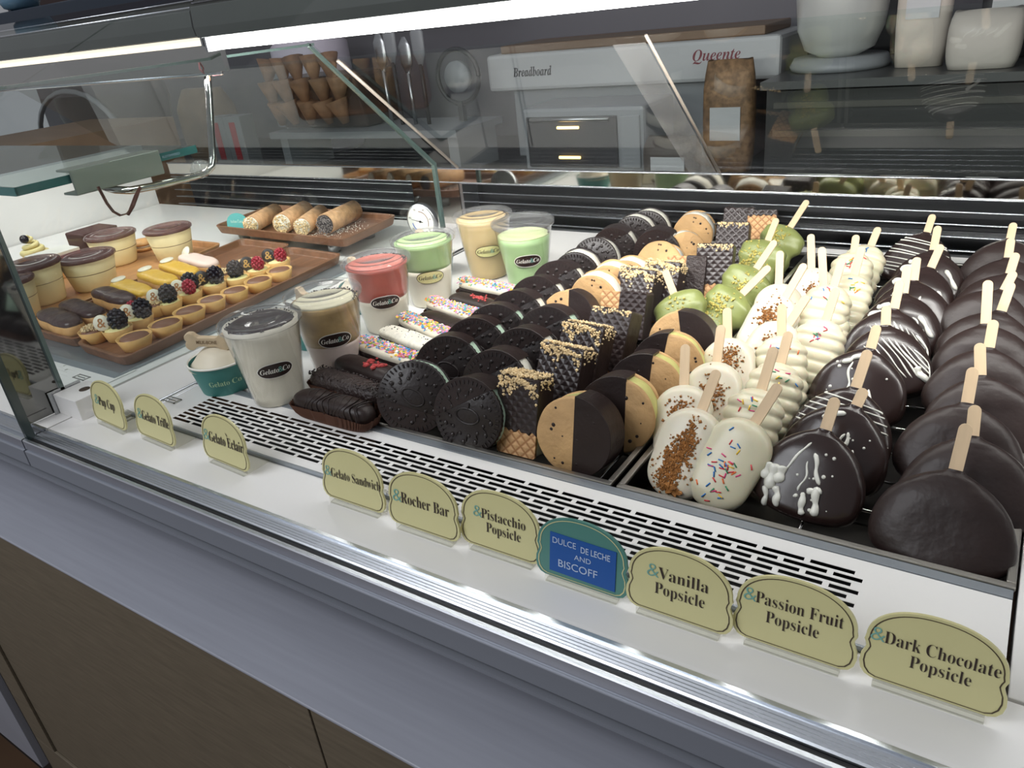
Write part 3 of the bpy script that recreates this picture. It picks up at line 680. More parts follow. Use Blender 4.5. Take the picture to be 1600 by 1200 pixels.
for i,(a,b) in enumerate(D1):
    popsicle(PE,'pe%d'%(i%2),M_CHOC2,a,b,35,'dark drizzled popsicle with %s, %s in its column'%(SW[i],nth(i)),'dark popsicles with white drizzle',drizzle(PE,rnd,ST[i]),'white_drizzle',M_DRIZ)
D2=[((1493,735),(1511,662)),((1519,682),(1524,633)),((1511,631),(1521,574)),((1532,588),(1531,536)),((1545,545),(1553,500)),((1540,508),(1544,438)),((1564,488),(1581,441)),((1568,456),(1585,424)),((1577,430),(1588,395)),((1575,405),(1580,372)),((1578,375),(1584,348))]
for i,(a,b) in enumerate(D2):
    popsicle(PE2,'pd%d'%(i%3),M_CHOC,a,b,35,'plain dark chocolate popsicle, %s in the rightmost column'%nth(i),'plain dark chocolate popsicles')
G=[((1160,459),(1203,416)),((1182,420),(1212,376)),((1200,376),(1214,341)),((1235,355),(1262,313))]
for i,(a,b) in enumerate(G):
    c=MB(); crumbs(PG,rnd.uniform(-.008,.008),.046,.009,.012,120,.0022,rnd,c)
    popsicle(PG,'pg%d'%(i%2),M_GREEN,a,b,35,'green pistachio popsicle, %s of the four leaning in the back row'%nth(i),'green pistachio popsicles',c,'chopped_pistachios',M_PNUT)
c=MB(); crumbs(PG,0,.05,.010,.010,60,.002,rnd,c)
popsicle(PG,'pg0',M_GREEN,(1053,459),(1039,422),35,'green pistachio popsicle tilted left beside the nut-topped waffle bars','green pistachio popsicles',c,'chopped_pistachios',M_PNUT)
# ================================================================== COOKIE SANDWICHES
def ydisc(m,R,y0,y1,mi=0,n=48,wob=None,bev=.0012):
    M=Matrix.Rotation(PI/2,4,'X')   # z -> -y
    m.lathe([(0.0,-y1),(R-bev,-y1),(R,-y1+bev),(R,-y0-bev),(R-bev,-y0),(0,-y0)],n,mi,M,wob=wob)
def cocoa_wafer(R,y0,y1,front=True):
    m=MB(); ydisc(m,R,y0,y1,0,96,lambda a,k:1+.010*math.cos(48*a) if k in(2,3) else 1)
    yf=y0 if front else y1; s=-1 if front else 1
    def b(x,z,w,h,an,hh=.0013): 
        m.box((0,0,0),(w,hh*2,h),0,Matrix.Translation((x,yf,z))@Matrix.Rotation(-an,4,'Y'))
    for i in range(44):
        a=2*PI*i/44; b((R-.0042)*math.cos(a),(R-.0042)*math.sin(a),.0040,.0016,a)
    for i in range(12):
        a=2*PI*i/12
        for rr,hh in ((R*.70,.0028),(R*.52,.0022)):
            m.ball((rr*math.cos(a+(.26 if rr<R*.6 else 0)),yf,rr*math.sin(a+(.26 if rr<R*.6 else 0))),hh,0,4,8,(1,.6,1))
        b(R*.61*math.cos(a+.13),R*.61*math.sin(a+.13),.005,.0012,a)
    m.tube([(R*.34*math.cos(2*PI*i/24),yf,R*.20*math.sin(2*PI*i/24)) for i in range(25)],.0013,6)
    b(0,R*.28,.0012,.006,0); return m
def seg_outline(R,a0,n=28):
    """part of the circle with x > a0"""
    t=math.acos(max(-.99,min(.99,a0/R))); return [(R*math.cos(-t+2*t*i/n),R*math.sin(-t+2*t*i/n)) for i in range(n+1)]
MESH={}
def shared(key,fn,name,mt,parent,M=None):
    if key not in MESH:
        o=fn().build(name,mt,parent,M=M); MESH[key]=o.data; return o
    o=bpy.data.objects.new(name,MESH[key]); COL.objects.link(o); o.parent=parent
    if M is not None: o.matrix_local=M
    return o
def dipmesh(R,T,a0):
    m=MB(); ol=seg_outline(R+.0011,a0); m.prism(ol,-T/2-.0004,T/2+.0004,inset=.0006,sm=False); return m
def sandwich(kind,pos,label,group,dip=None,fill=None,yaw=0,lean=24,R=.0365,T=.030,spin=0,a0=.004,dm=None):
    lean=math.radians(lean); t=thing('gelato_sandwich',label,'ice cream sandwich',place(pos,math.radians(yaw),lean),group)
    Ms=Matrix.Rotation(math.radians(spin),4,'Y'); wt=.0058
    if kind=='cocoa':
        shared('cwf%.4f%.3f'%(R,T),lambda:cocoa_wafer(R,-T/2,-T/2+wt),'cocoa_wafer',M_WAFER,t,Ms)
        shared('cwb%.4f%.3f'%(R,T),lambda:cocoa_wafer(R,T/2-wt,T/2,False),'cocoa_wafer',M_WAFER,t,Ms)
    else:
        def ck(y0,y1,sd,fr):
            def fn():
                rr=random.Random(sd); m=MB(); ydisc(m,R,y0,y1,0,48,lambda a,k:1+.012*math.sin(3*a+sd)+.008*math.sin(7*a),.0022)
                yf=y0 if fr else y1
                for i in range(14):
                    a=rr.uniform(0,6.28); q=R*math.sqrt(rr.random())*.85; m.ball((q*math.cos(a),yf+.0002*(1 if fr else -1),q*math.sin(a)),rr.uniform(.0009,.0024),1,4,7,(1,.4,1))
                return m
            return fn
        shared('ckf%.4f%.3f'%(R,T),ck(-T/2,-T/2+wt,3,True),'cookie',[M_COOKIE,M_CHOC],t,Ms); shared('ckb%.4f%.3f'%(R,T),ck(T/2-wt,T/2,5,False),'cookie',[M_COOKIE,M_CHOC],t,Ms)
    def fl():
        m=MB(); ydisc(m,R*.965,-T/2+wt-.0003,T/2-wt+.0003,0,48,lambda a,k:1+.012*math.sin(9*a)); return m
    shared('fl%s%.4f%.3f'%((fill or M_CREAM).name,R,T),fl,'gelato_filling',fill or M_CREAM,t)
    if dip is not None:
        shared('dip%.4f%.3f%.3f'%(R,T,a0),lambda:dipmesh(R,T,a0),'chocolate_dip',dm or M_CHOC,t,Matrix.Rotation(math.radians(-dip),4,'Y'))
    return t
def ctr(px,py,R=.0365,lean=24,T=.03,dz=0,back=True):
    le=math.radians(lean); z=-.016+R*math.cos(le)+T/2*math.sin(le)+dz
    p=P(px,py,z); 
    if back: # the picked pixel is the front face centre; the object's centre is half a thickness behind it
        n=Vector((0,-math.cos(le),math.sin(le))); q=P(px,py,z+n.z*T/2); p=q-n*T/2
    return p
GO='black cocoa wafer sandwiches'
# (px,py of front face centre, filling, dip angle (0=right, 90=up), yaw, description, lift)
OR=[
 (636,620,M_MINT,250,28,'with a smooth chocolate-coated lower half, leftmost at the tray front',0,.012,22),
 (728,650,M_MINT,118,6,'with mint filling showing, second from left at the tray front',0,.014,18),
 (693,578,M_MINT,118,24,'with embossed face, just behind the leftmost one',0,.014,14),
 (771,603,M_CREAM,118,10,'between the mint one and the front waffle bar',0,.014,14),
 (736,548,M_MINT,118,20,'with a square of cream at its right, beside the sprinkled eclairs',0,.014,14),
 (812,566,M_CREAM,118,10,'behind the second nut-topped waffle bar on its left',0,.014,14),
 (768,525,M_MINT,118,20,'with pale mint filling on top, beside the third sprinkled eclair',0,.014,14),
 (852,530,M_MINT,118,10,'with embossed face beside the third nut-topped waffle bar',0,.014,14),
 (803,502,M_CREAM,118,10,'with cream block at right, beside the far sprinkled eclair',0,.014,14),
 (835,478,M_CREAM,118,10,'dipped in chocolate, left of the half-dipped tan cookie',0,.014,14),
 (868,452,M_CREAM,118,10,'with chocolate-dipped right half, behind the green cup',0,.014,14),
 (897,432,M_CREAM,None,10,'with a broad speckled cream band, right of the green cup',0,0,2),
 (926,408,M_CREAM,None,10,'with round embossed face at the back left',0,0,16),
 (956,392,M_CREAM,118,10,'with cream showing behind the embossed round one',0,.014,2),
 (987,372,M_CREAM,None,10,'with white filling near the back louvre',0,0,2),
 (1009,363,M_CREAM,None,10,'farthest back, tipped with its cream facing right',0,0,2),
 (1024,396,M_CREAM,118,10,'dark dipped one left of the stacked cream cookies',0,.014,2),
]
for (px,py,fl,dp,yw,ds,dz,a0,ln) in OR:
    Tt=.031; Rr=.0395 if py>440 else .037; sandwich('cocoa',ctr(px,py,Rr,lean=ln,T=Tt,dz=dz),'black cocoa wafer sandwich '+ds,GO,dip=dp,fill=fl,yaw=yw,lean=ln,R=Rr,T=Tt,a0=a0,spin=px%60)
GC='tan cookie sandwiches'
CK=[
 (893,683,0,M_PISTF,2,14,'half dipped in dark chocolate on its right, at the tray front',.001,.039),
 (958,650,180,M_PISTF,8,14,'dark on the left with pistachio filling, second of the right row',-.010,.039),
 (1003,612,175,M_PISTF,10,15,'dark on the left, third of the right row',-.004,.039),
 (1037,577,170,M_PISTF,12,15,'mostly tan and cracked, fourth of the right row',.006,.039),
 (1060,540,10,M_PISTF,8,15,'with chocolate-dipped right side, in front of the green popsicles',.002,.039),
 (883,497,0,M_CREAM,8,16,'half dipped on its right, in the middle of the left tray',.002,.036),
 (925,470,None,M_CREAM,6,0,'with speckled cream on top, behind the half-dipped one',0,.036),
 (950,453,None,M_CREAM,6,0,'with wide speckled cream band, left of the nut clusters',0,.036),
 (978,443,None,M_CREAM,6,0,'with white cream edge, below the large round tan face',0,.034),
 (1027,415,None,M_CREAM,0,26,'with large plain round tan face at the back',0,.037),
 (1063,396,None,M_CREAM,30,6,'with speckled cream, left of the dark waffle bars',0,.033),
 (1080,366,None,M_CREAM,8,0,'farthest back beside the dark waffle bars',0,.034),
]
for (px,py,dp,fl,yw,ln,ds,a0,R) in CK:
    Tt=.032; sandwich('tan',ctr(px,py,R,ln,Tt),'tan cookie sandwich '+ds,GC,dip=dp,fill=fl,yaw=yw,lean=ln,R=R,T=Tt,a0=a0,spin=(px*7)%360)
# ================================================================== WAFFLE BARS
def waffle(px,py,label,yaw=0,lean=20,dip=.68,nuts='top',W=.046,L=.080,T=.027,side=False,zc=None,crumb=None,roll=0):
    le=math.radians(lean); z=zc if zc is not None else -.014+L/2*math.cos(le)+T/2*math.sin(le)
    n=Vector((0,-math.cos(le),math.sin(le))); pos=P(px,py,z+n.z*T/2)-n*T/2
    t=thing('waffle_bar',label,'ice cream sandwich',place(pos,math.radians(yaw),le,math.radians(roll)),'chocolate-dipped waffle bars')
    def rr(x0,x1,z0,z1,r=.003,n=4):
        o=[]
        for cx,cz,a in ((x1-r,z1-r,0),(x0+r,z1-r,PI/2),(x0+r,z0+r,PI),(x1-r,z0+r,3*PI/2)):
            for i in range(n+1): o.append((cx+r*math.cos(a+PI/2*i/n),cz+r*math.sin(a+PI/2*i/n)))
        return o
    w,l=W/2,L/2
    for y0,y1 in ((-T/2,-T/2+.0035),(T/2-.0035,T/2)):
        m=MB(); m.prism(rr(-w,w,-l,l),y0,y1,inset=.0005); m.build('waffle_sheet',M_WAFF,t)
    m=MB(); m.prism(rr(-w+.001,w-.001,-l+.001,l-.001),-T/2+.0032,T/2-.0032); m.build('gelato_filling',M_CREAM,t)
    m=MB()
    zc0=l-L*dip
    if side: ol=rr(-w+W*(1-dip),w+.0012,-l-.0005,l+.0012)
    else:
        ol=[p for p in rr(-w-.0012,w+.0012,zc0,l+.0012)]
        ol=[(x,zz) for x,zz in ol if zz>zc0+.004]; k=next((i for i in range(len(ol)) if ol[i][0]<0 and ol[i-1][0]<0 and ol[(i+1)%len(ol)][0]>0),None)
        edge=[(-w-.0012+ (W+.0024)*j/16,zc0+.0016*math.sin(j*2.3)+.001*math.sin(j*5.1)) for j in range(17)]
        # rounded top corners first (right then left), then the wavy lower edge left to right
        top=[(x,zz) for x,zz in ol if zz>0]; ol=top+edge
    m.prism(ol,-T/2-.0013,T/2+.0013,inset=.0011,smi=1); m.build('chocolate_dip',[M_CHWAF if crumb!='rough' else M_CHOCR,M_CHOC],t)
    rn=random.Random(int(px)); m=MB()
    if nuts=='top':
        for _ in range(190):
            x=rn.uniform(-w,w); y=rn.uniform(-T/2,T/2); m.rock((x,y,l+.0018+rn.uniform(0,.0015)),rn.uniform(.0014,.0029))
        for _ in range(150):
            x=rn.uniform(-w,w); m.rock((x,-T/2-.0018,l-abs(rn.gauss(0,.0065))*(1+.7*math.sin(x*160+px))-max(0,x)*.2),rn.uniform(.0013,.0026))
        for _ in range(40):
            m.rock((w+.0016,rn.uniform(-T/2,T/2),l-abs(rn.gauss(0,.006))),rn.uniform(.001,.002))
    elif nuts=='few':
        for _ in range(70): m.rock((rn.uniform(-w,w),-T/2-.0012,l-abs(rn.gauss(0,.003))),rn.uniform(.0012,.0024))
    elif nuts=='choc':
        for _ in range(260): m.rock((rn.uniform(-w,w),rn.uniform(-T/2-.001,T/2),l-rn.uniform(-.003,.012)),rn.uniform(.0015,.003))
    if nuts: m.build('chopped_nuts' if nuts!='choc' else 'chocolate_shavings',M_NUT if nuts!='choc' else M_CHOCR,t,stuff=True)
    return t
waffle(808,652,'waffle bar with chocolate dip, nut topping and bare waffle bottom, at tray front',0,16)
waffle(870,600,'nut-topped dark waffle bar, second from the tray front',-4,26,.86,W=.052)
waffle(902,562,'nut-topped dark waffle bar, third from the tray front',-4,28,.9,W=.052)
waffle(946,535,'dark waffle bar with sparse nuts, fourth from the tray front',-4,30,.9,'few',W=.052)
waffle(970,492,'waffle bar lying sideways with bare waffle at left and chocolate right',4,22,.58,None,W=.062,L=.060,side=True)
waffle(990,458,'waffle bar with a thick crown of nuts behind the sideways bar',-6,30,.95,W=.056,L=.066)
waffle(1030,446,'waffle bar crowned with nuts beside the tilted green popsicle',0,30,.95,W=.05,L=.066)
waffle(1068,434,'waffle bar with rough chocolate side, left of the green popsicles',6,24,.5,None,W=.056,L=.062,side=True,crumb='rough')
waffle(1112,425,'dark waffle bar with bare waffle foot and nut line on top, back row',10,24,.72,'few',W=.048,L=.078)
waffle(1140,388,'dark waffle bar leaning behind the one with a bare waffle foot',10,26,.9,'few',W=.046,L=.078)
waffle(1150,362,'dark waffle bar topped with chocolate shavings, second from the back',10,28,.9,'choc',W=.046,L=.076)
waffle(1186,366,'waffle bar at the very back showing its plain waffle face',14,22,.10,None,W=.044,L=.074)
# ================================================================== ECLAIRS (right case)
def bar_mb(L,W,Ht,z0=0,n=28,N=22,bulge=.06,e=.75,seed=0):
    m=MB(); vs=[];fs=[]; rn=random.Random(seed); ph=rn.uniform(0,6)
    for k in range(N+1):
        u=-1+2*k/N; x=L/2*math.sin(u*PI/2); q=abs(x)/(L/2); s=(1-q**5)**.35 if q<1 else .02; s=max(s,.02)*(1+bulge*math.sin(x*120+ph)*.5)
        for i in range(n):
            a=2*PI*i/n; c,sn=math.cos(a),math.sin(a)
            vs.append((x,W/2*s*math.copysign(abs(c)**e,c),z0+Ht/2+Ht/2*(s if sn>0 else max(s,.3))*math.copysign(abs(sn)**e,sn)))
    for k in range(N):
        for i in range(n):
            j=(i+1)%n; fs.append((k*n+i,k*n+j,(k+1)*n+j,(k+1)*n+i))
    fs.append(tuple(range(n))); fs.append(tuple(N*n+i for i in range(n))); m.add(vs,fs); return m
def paper_mb(L,W,Ht):
    m=MB(); n=120; ring=[]
    for k,(g,z) in enumerate(((.93,.0004),(1.0,.004),(1.10,Ht))):
        for i in range(n):
            a=2*PI*i/n; c,s=math.cos(a),math.sin(a); e=.45; pl=(.0011*(k>0)*(1 if i%2 else -1))
            x=(L/2*g)*math.copysign(abs(c)**e,c); y=(W/2*g)*math.copysign(abs(s)**e,s); l=math.hypot(x,y); x+=x/l*pl; y+=y/l*pl
            ring.append((x,y,z+(.0015*math.sin(a*3) if k==2 else 0)))
    fs=[(k*n+i,k*n+(i+1)%n,(k+1)*n+(i+1)%n,(k+1)*n+i) for k in range(2) for i in range(n)]+[tuple(range(n))[::-1]]
    m.add(ring,fs,0,False); return m
EC=[((463,612),(580,642),'drizzle','dark eclair with chocolate drizzle, frontmost beside the tall white cup'),
 ((490,580),(598,612),'crumb','dark eclair covered in chocolate crumbs, second from the front'),
 ((524,556),(632,592),'berry','dark eclair with pieces of red berry, third from the front'),
 ((553,532),(672,572),'sprinkle','white eclair with coloured sprinkles nearest the front'),
 ((592,513),(694,550),'cookie','speckled cookies and cream eclair between two sprinkled ones'),
 ((622,494),(718,534),'sprinkle','white sprinkled eclair beside the speckled cream one'),
 ((658,487),(742,520),'plain','plain dark eclair between the second and third sprinkled eclairs'),
 ((664,470),(766,502),'sprinkle','white sprinkled eclair in front of the pale green cup'),
 ((700,459),(800,486),'redcrumb','dark eclair with a patch of red crumbs, second from the back'),
 ((716,441),(822,460),'sprinkle','white sprinkled eclair farthest back in a brown paper case')]
for i,(a,b,k,lb) in enumerate(EC):
    A=P(*a,.024);B=P(*b,.024); c=(A+B)/2; d=B-A; L=min(.122,d.length); yw=math.atan2(d.y,d.x)
    t=thing('gelato_eclair',lb,'eclair',place((c.x,c.y,.0005),yw),'gelato eclairs beside the left tray')
    paper_mb(L*.98,.0315,.015).build('paper_case',M_PAPER,t)
    W,Ht=.032,.029
    bm=bar_mb(L,W,Ht,.0008,seed=i)
    bm.build('chocolate_body',M_CHOC if k!='crumb' else M_CHOCR,t)
    rn=random.Random(i)
    if k in('sprinkle','cookie'):
        bar_mb(L*.985,W*.97,.015,.0165,seed=i).build('white_icing',M_ECL if k=='sprinkle' else M_ECLC,t)
    if k=='sprinkle':
        m=MB()
        for _ in range(520):
            x=rn.uniform(-L*.49,L*.46); y=rn.gauss(0,.0062)
            if abs(y)>.0132: continue
            z=.0215+.0102*max(0,1-(abs(y)/.0155)**3)**.5; M=Matrix.Translation((x,y,z+.0004))@Matrix.Rotation(rn.uniform(-.7,.7),4,'X')@Matrix.Rotation(rn.uniform(-.5,.5),4,'Y')
            m.lathe([(.0021,-.0004),(.0021,.0004)],7,rn.choice([0,0,1,1,2,2,3,4,5]),M,sm=False)
        m.build('confetti_sprinkles',SPR,t,stuff=True)
    elif k=='cookie':
        m=MB()
        for _ in range(40): m.rock((rn.uniform(-L*.45,L*.45),rn.gauss(0,.006),.0315),rn.uniform(.0004,.0014))
        m.build('cookie_bits',M_CHOCR,t,stuff=True)
    elif k in('berry','redcrumb'):
        m=MB()
        for _ in range(16 if k=='berry' else 30): m.ball((rn.uniform(-.012,.030) if k=='berry' else rn.gauss(0,.010),rn.gauss(0,.005),.0302),rn.uniform(.0012,.0046 if k=='berry' else .0024),0,4,6,(1,1,.7),jit=.25)
        m.build('berry_pieces',M_RED,t,stuff=True)
    elif k=='drizzle':
        m=MB()
        for j in range(12):
            x=-L*.25+j*L*.06; pts=[]
            for q in range(11):
                an=PI*q/10; c_,s_=math.cos(an),math.sin(an); pts.append((x+.003*math.sin(q+j),W/2*1.01*math.copysign(abs(c_)**.75,c_),.0008+Ht/2+Ht/2*1.01*abs(s_)**.75))
            m.tube(pts,.0009,5)
        m.build('chocolate_drizzle',M_CHOC,t,stuff=True)
    elif k=='crumb':
        m=MB()
        for _ in range(420): m.rock((rn.uniform(-L*.47,L*.47),rn.uniform(-.013,.013),.0285-abs(rn.gauss(0,.001))),rn.uniform(.0008,.0020))
        m.build('chocolate_crumbs',M_CHOCR,t,stuff=True)
# ================================================================== TALL CUPS
def cup(loc,label,layers,badge='dark',topmat=None,topkind='swirl',rimR=.049,Ht=.103,yaw=0):
    t=thing('dessert_cup',label,'cup',Matrix.Translation(loc)@Matrix.Rotation(yaw,4,'Z'),'lidded gelato trifle cups')
    rb,rt=.0305,rimR-.0035
    R=lambda z: rb+(rt-rb)*(z/Ht)
    m=MB(); m.lathe([(0,.001),(rb-.001,.001),(rb,.003),(R(Ht*.94),Ht*.94),(rt+.0015,Ht*.945),(rt+.002,Ht*.97),(rt,Ht)],48,cap=False); m.build('clear_cup',M_PLAST,t)
    for (z0,z1,mt,nm) in layers:
        m=MB(); k=8; pr=[(0,z0*Ht+.0008)]+[(R(Ht*(z0+(z1-z0)*i/k))-.0016,max(.002,Ht*(z0+(z1-z0)*i/k))) for i in range(k+1)]+[(0,z1*Ht+.0004)]
        m.lathe(pr,40,wob=lambda a,q:1+.004*math.sin(5*a+q)); m.build(nm,mt,t)
    # lid
    z=Ht; m=MB(); m.lathe([(rimR-.002,z-.006),(rimR,z-.004),(rimR,z+.001),(rimR-.003,z+.0035),(rimR-.007,z+.004),(rimR-.009,z+.0015),(rimR-.014,z+.0045),(rimR-.019,z+.0045),(rimR-.021,z+.0025),(0,z+.0025)],56,cap=False); m.build('clear_lid',M_LID,t)
    tz=layers[-1][1]*Ht
    m=MB()
    if topkind=='sauce': m.lathe([(rt-.008,tz),(rt-.010,tz+.0015),(rt-.016,tz+.0022),(0,tz+.0025)],40,wob=lambda a,k:1+.05*math.sin(3*a+k)); m.build('cherry_sauce',topmat,t)
    elif topkind=='swirl':
        m.lathe([(rt-.006,tz),(rt-.009,tz+.002),(rt-.016,tz+.0035),(rt-.018,tz+.0030),(rt-.024,tz+.0045),(0,tz+.0035)],40,wob=lambda a,k:1+.04*math.sin(2*a+k*1.5)); m.build('gelato_swirl',topmat,t)
    m=MB(); rn=random.Random(int(loc[1]*1000))
    for _ in range(90):
        a=rn.uniform(.3,3.0) if topkind!='sauce' else rn.uniform(0,6.28); q=rt-.007+rn.gauss(0,.0015); m.rock((q*math.cos(a),q*math.sin(a),tz+.0016),rn.uniform(.0006,.0018))
    m.build('cookie_bits',M_CHOCR,t,stuff=True)
    # oval badge wrapped on the cone, facing the customers
    dark=badge=='dark'; a0=math.atan2(-loc[1],-loc[0])+math.radians(4)-yaw; zc=Ht*.50
    def wrap(u,v,off): 
        rr=R(zc+v)+off; a=a0+u/rr; return (rr*math.cos(a),rr*math.sin(a),zc+v)
    def oval(sx,sz,off):
        m=MB(); vs=[];fs=[]; nx,nz=20,5
        for i in range(nx+1):
            u=-sx+2*sx*i/nx; h=sz*max(.02,(1-abs(u/sx)**2.6))**.5
            for j in range(nz+1): vs.append(wrap(u,-h+2*h*j/nz,off))
        for i in range(nx):
            for j in range(nz): q=i*(nz+1)+j; fs.append((q,q+nz+1,q+nz+2,q+1))
        m.add(vs,fs); return m
    oval(.0215,.0098,.0006).build('badge_edge',M_WPAPER if dark else M_SIGNL,t)
    o=oval(.0205,.0088,.0009).build('badge',mat('badge_dark',(40,24,20),.35) if dark else mat('badge_cream',(214,208,150),.35),t)
    vs,fs=text_geo(script_('Gelato'),.022,.0062,0); v2,f2=text_geo(script_('Co'),.0095,.0062,0); v3,f3=text_geo('&',.0062,.0072,0)
    m=MB(); m.add([wrap(v[0]-.0070,v[1]-.0026,.0012) for v in vs],fs,0,False); m.add([wrap(v[0]+.0130,v[1]-.0026,.0012) for v in v2],f2,0,False); m.build('badge_lettering',M_WPAPER if dark else M_INK,t)
    m=MB(); m.add([wrap(v[0]+.0062,v[1]-.0030,.0012) for v in v3],f3,0,False); m.build('badge_ampersand',M_TEALINK,t)
    return t
L_WH=mat('milk_gelato',(228,222,204),.5,var=.04,vs=30); L_PK=mat('pale_pink_gelato',(222,204,196),.5,var=.06,vs=40); L_BR=mat('coffee_swirl',(176,148,100),.5,var=.35,vs=35); L_RD=mat('strawberry_gelato',(176,84,70),.45,var=.15,vs=40)
L_GR=mat('mint_gelato',(150,180,120),.45,var=.1,vs=40); L_BG=mat('caramel_gelato',(196,172,124),.5,var=.1,vs=30); L_CH=mat('black_cherry_sauce',(36,12,14),.45,spec=.3)
cup(P(438,621),'tall clear-lidded cup of white gelato with black cherry sauce on top',[(0,.97,L_WH,'white_gelato')],'dark',L_CH,'sauce')
cup(P(530,573),'clear-lidded cup with cream top, brown swirl and pink base',[(0,.40,L_PK,'pink_gelato'),(.40,.90,L_BR,'coffee_swirl')],'dark',mat('cream_swirl',(226,220,190),.5))
cup(P(607,512),'clear-lidded cup with strawberry red top over white gelato',[(0,.5,L_WH,'white_gelato'),(.5,.95,L_RD,'strawberry_gelato')],'dark',mat('strawberry_top',(196,112,98),.4))
cup(P(676,472),'clear-lidded cup of green gelato over white with cream label, third behind',[(0,.58,L_WH,'white_gelato'),(.58,.96,L_GR,'mint_gelato')],'light',mat('mint_top',(176,204,142),.4))
cup(P(765,430),'clear-lidded cup of beige caramel gelato at the back left','' or [(0,.95,L_BG,'caramel_gelato')],'light',mat('caramel_top',(214,186,132),.45))
cup(P(826,446),'clear-lidded cup of green gelato with dark label, rightmost of the cups',[(0,.80,mat('mint_gelato_deep',(152,184,128),.45,var=.12,vs=40),'mint_gelato')],'dark',mat('pale_mint_top',(196,206,158),.5))
# pup cups
def pupcup(loc,label,bone_off=(0,0,0),bone_rz=0):
    t=thing('pup_cup',label,'cup',Matrix.Translation(loc),'teal paper pup cups'); h=.040
    m=MB(); m.lathe([(0,.0),(.031,.0),(.0315,.001),(.0395,h)],40,cap=False); m.build('teal_cup',M_TEAL,t)
    m=MB(); m.lathe([(.0395,h-.0005),(.0412,h),(.0412,h+.0018),(.0395,h+.0022),(.0385,h)],40,cap=False); m.build('paper_rim',M_WPAPER,t)
    m=MB(); m.lathe([(.0385,h-.006),(.032,h),(.026,h+.008),(.020,h+.013),(.013,h+.0155),(.006,h+.019),(0,h+.020)],36,wob=lambda a,k:1+.04*math.sin(2*a+k)); m.build('white_gelato',mat('pale_gelato',(224,214,192),.5),t)
    a0=math.atan2(-loc[1],-loc[0])+.15; m=MB()
    for s,w,off,mt in ((serif('Co'),.012,.17,None),(serif('Gelato'),.024,-.42,None)):
        vs,fs=text_geo(s,w,.007,-.004); m.add([((.0357+v[1]*.2+.0006)*math.cos(a0+off+v[0]/.0355),(.0357+v[1]*.2+.0006)*math.sin(a0+off+v[0]/.0355),.016+v[1]) for v in vs],fs,0,False)
    m.build('cup_lettering',mat('pale_green_ink',(180,210,170),.5),t)
    m=MB(); M=Matrix.Translation((bone_off[0],bone_off[1],h+.0255+bone_off[2]))@Matrix.Rotation(bone_rz,4,'Z')@Matrix.Rotation(.1,4,'Y')
    ol=[]
    for sx,a0_,a1_ in ((1,-100,60),(1,-60,100)): pass
    def arc(cx,cz,r,a,b,n=8): return [(cx+r*math.cos(math.radians(a+(b-a)*i/n)),cz+r*math.sin(math.radians(a+(b-a)*i/n))) for i in range(n+1)]
    ol=arc(.0215,-.0048,.0068,-150,50)+arc(.0215,.0048,.0068,-50,150)+[(.012,.0062),(-.012,.0062)]+arc(-.0215,.0048,.0068,30,230)+arc(-.0215,-.0048,.0068,130,330)+[(-.012,-.0062),(.012,-.0062)]
    m.prism(ol,-.0045,.0045,inset=.0014,M=M); b=m.build('bone_biscuit',M_BONE,t)
    vs,fs=text_geo('MILK-BONE',.026,.0045,.01); m=MB(); m.add([(v[0],-.0048,v[1]-.002) for v in vs],fs,0,False,M); m.build('stamped_letters',mat('stamp_brown',(120,98,72),.8),b)
    return t
pupcup(P(357,603)+Vector((0,0,.0004)),'teal paper cup of white gelato with a bone biscuit beside the front cup',(-.002,-.008,0),math.radians(30))
for (x,y),lb in (((-.812,.668),'teal paper pup cup hidden behind the brown swirl cup, bone tip showing'),((-.838,.800),'teal paper pup cup peeking out left of the first green cup'),((-.830,.955),'teal paper pup cup left of the beige cup at the back')):
    pupcup((x,y,.0004),lb,(0,0,0),math.radians(-10))
# ================================================================== LEFT CASE: boards
def board(corners,z0,label,mt,th=.016,wall=.006,floor_=.004):
    """rounded wooden tray from 4 rim corners FL,FR,BR,BL"""
    c=[Vector((*q,0)) for q in corners]; ctr_=sum(c,Vector())/4; t=thing('wooden_tray',label,'tray',Matrix.Translation((ctr_.x,ctr_.y,z0)))
    def rring(k,r=.022,n=5):
        q=[v-ctr_ for v in c]; out=[]
        for i in range(4):
            p=q[i]; a=(q[i-1]-p).normalized(); b=(q[(i+1)%4]-p).normalized(); pp=p+(a+b)*k; 
            s=pp+a*r; e=pp+b*r
            for j in range(n+1):
                u=j/n; out.append((s*(1-u)**2+pp*2*u*(1-u)+e*u*u))
        return out
    R0=rring(.005,.02);R1=rring(0,.02);R2=rring(wall,.016);R3=rring(wall+.004,.014); n=len(R0)
    vs=[(v.x,v.y,0) for v in R0]+[(v.x,v.y,th) for v in R1]+[(v.x,v.y,th) for v in R2]+[(v.x,v.y,floor_) for v in R3]
    fs=[(k*n+i,k*n+(i+1)%n,(k+1)*n+(i+1)%n,(k+1)*n+i) for k in range(3) for i in range(n)]+[tuple(range(n))[::-1],tuple(3*n+i for i in range(n))]
    m=MB(); m.add(vs,fs,0,False); m.build('tray_body',mt,t,.0012); return t
m=MB(); m.bb(-1.56,-1.005,.480,.95,.0004,.0040); m.extr_x([(.480,.0003),(.480,.004),(.470,.0015),(.470,.0003)],-1.56,-1.005); tag(m.build('steel_plate',M_GREYSTEEL),'flat grey plate under the tart and eclair boards','plate')
Z0=.0042
board([(-1.151,.500),(-1.008,.492),(-1.047,.965),(-1.205,.975)],Z0,'wooden tray holding the fruit and chocolate tarts',M_OAK)
board([(-1.310,.508),(-1.160,.506),(-1.214,.990),(-1.375,.995)],Z0,'wooden tray holding the left case eclairs',M_OAK)
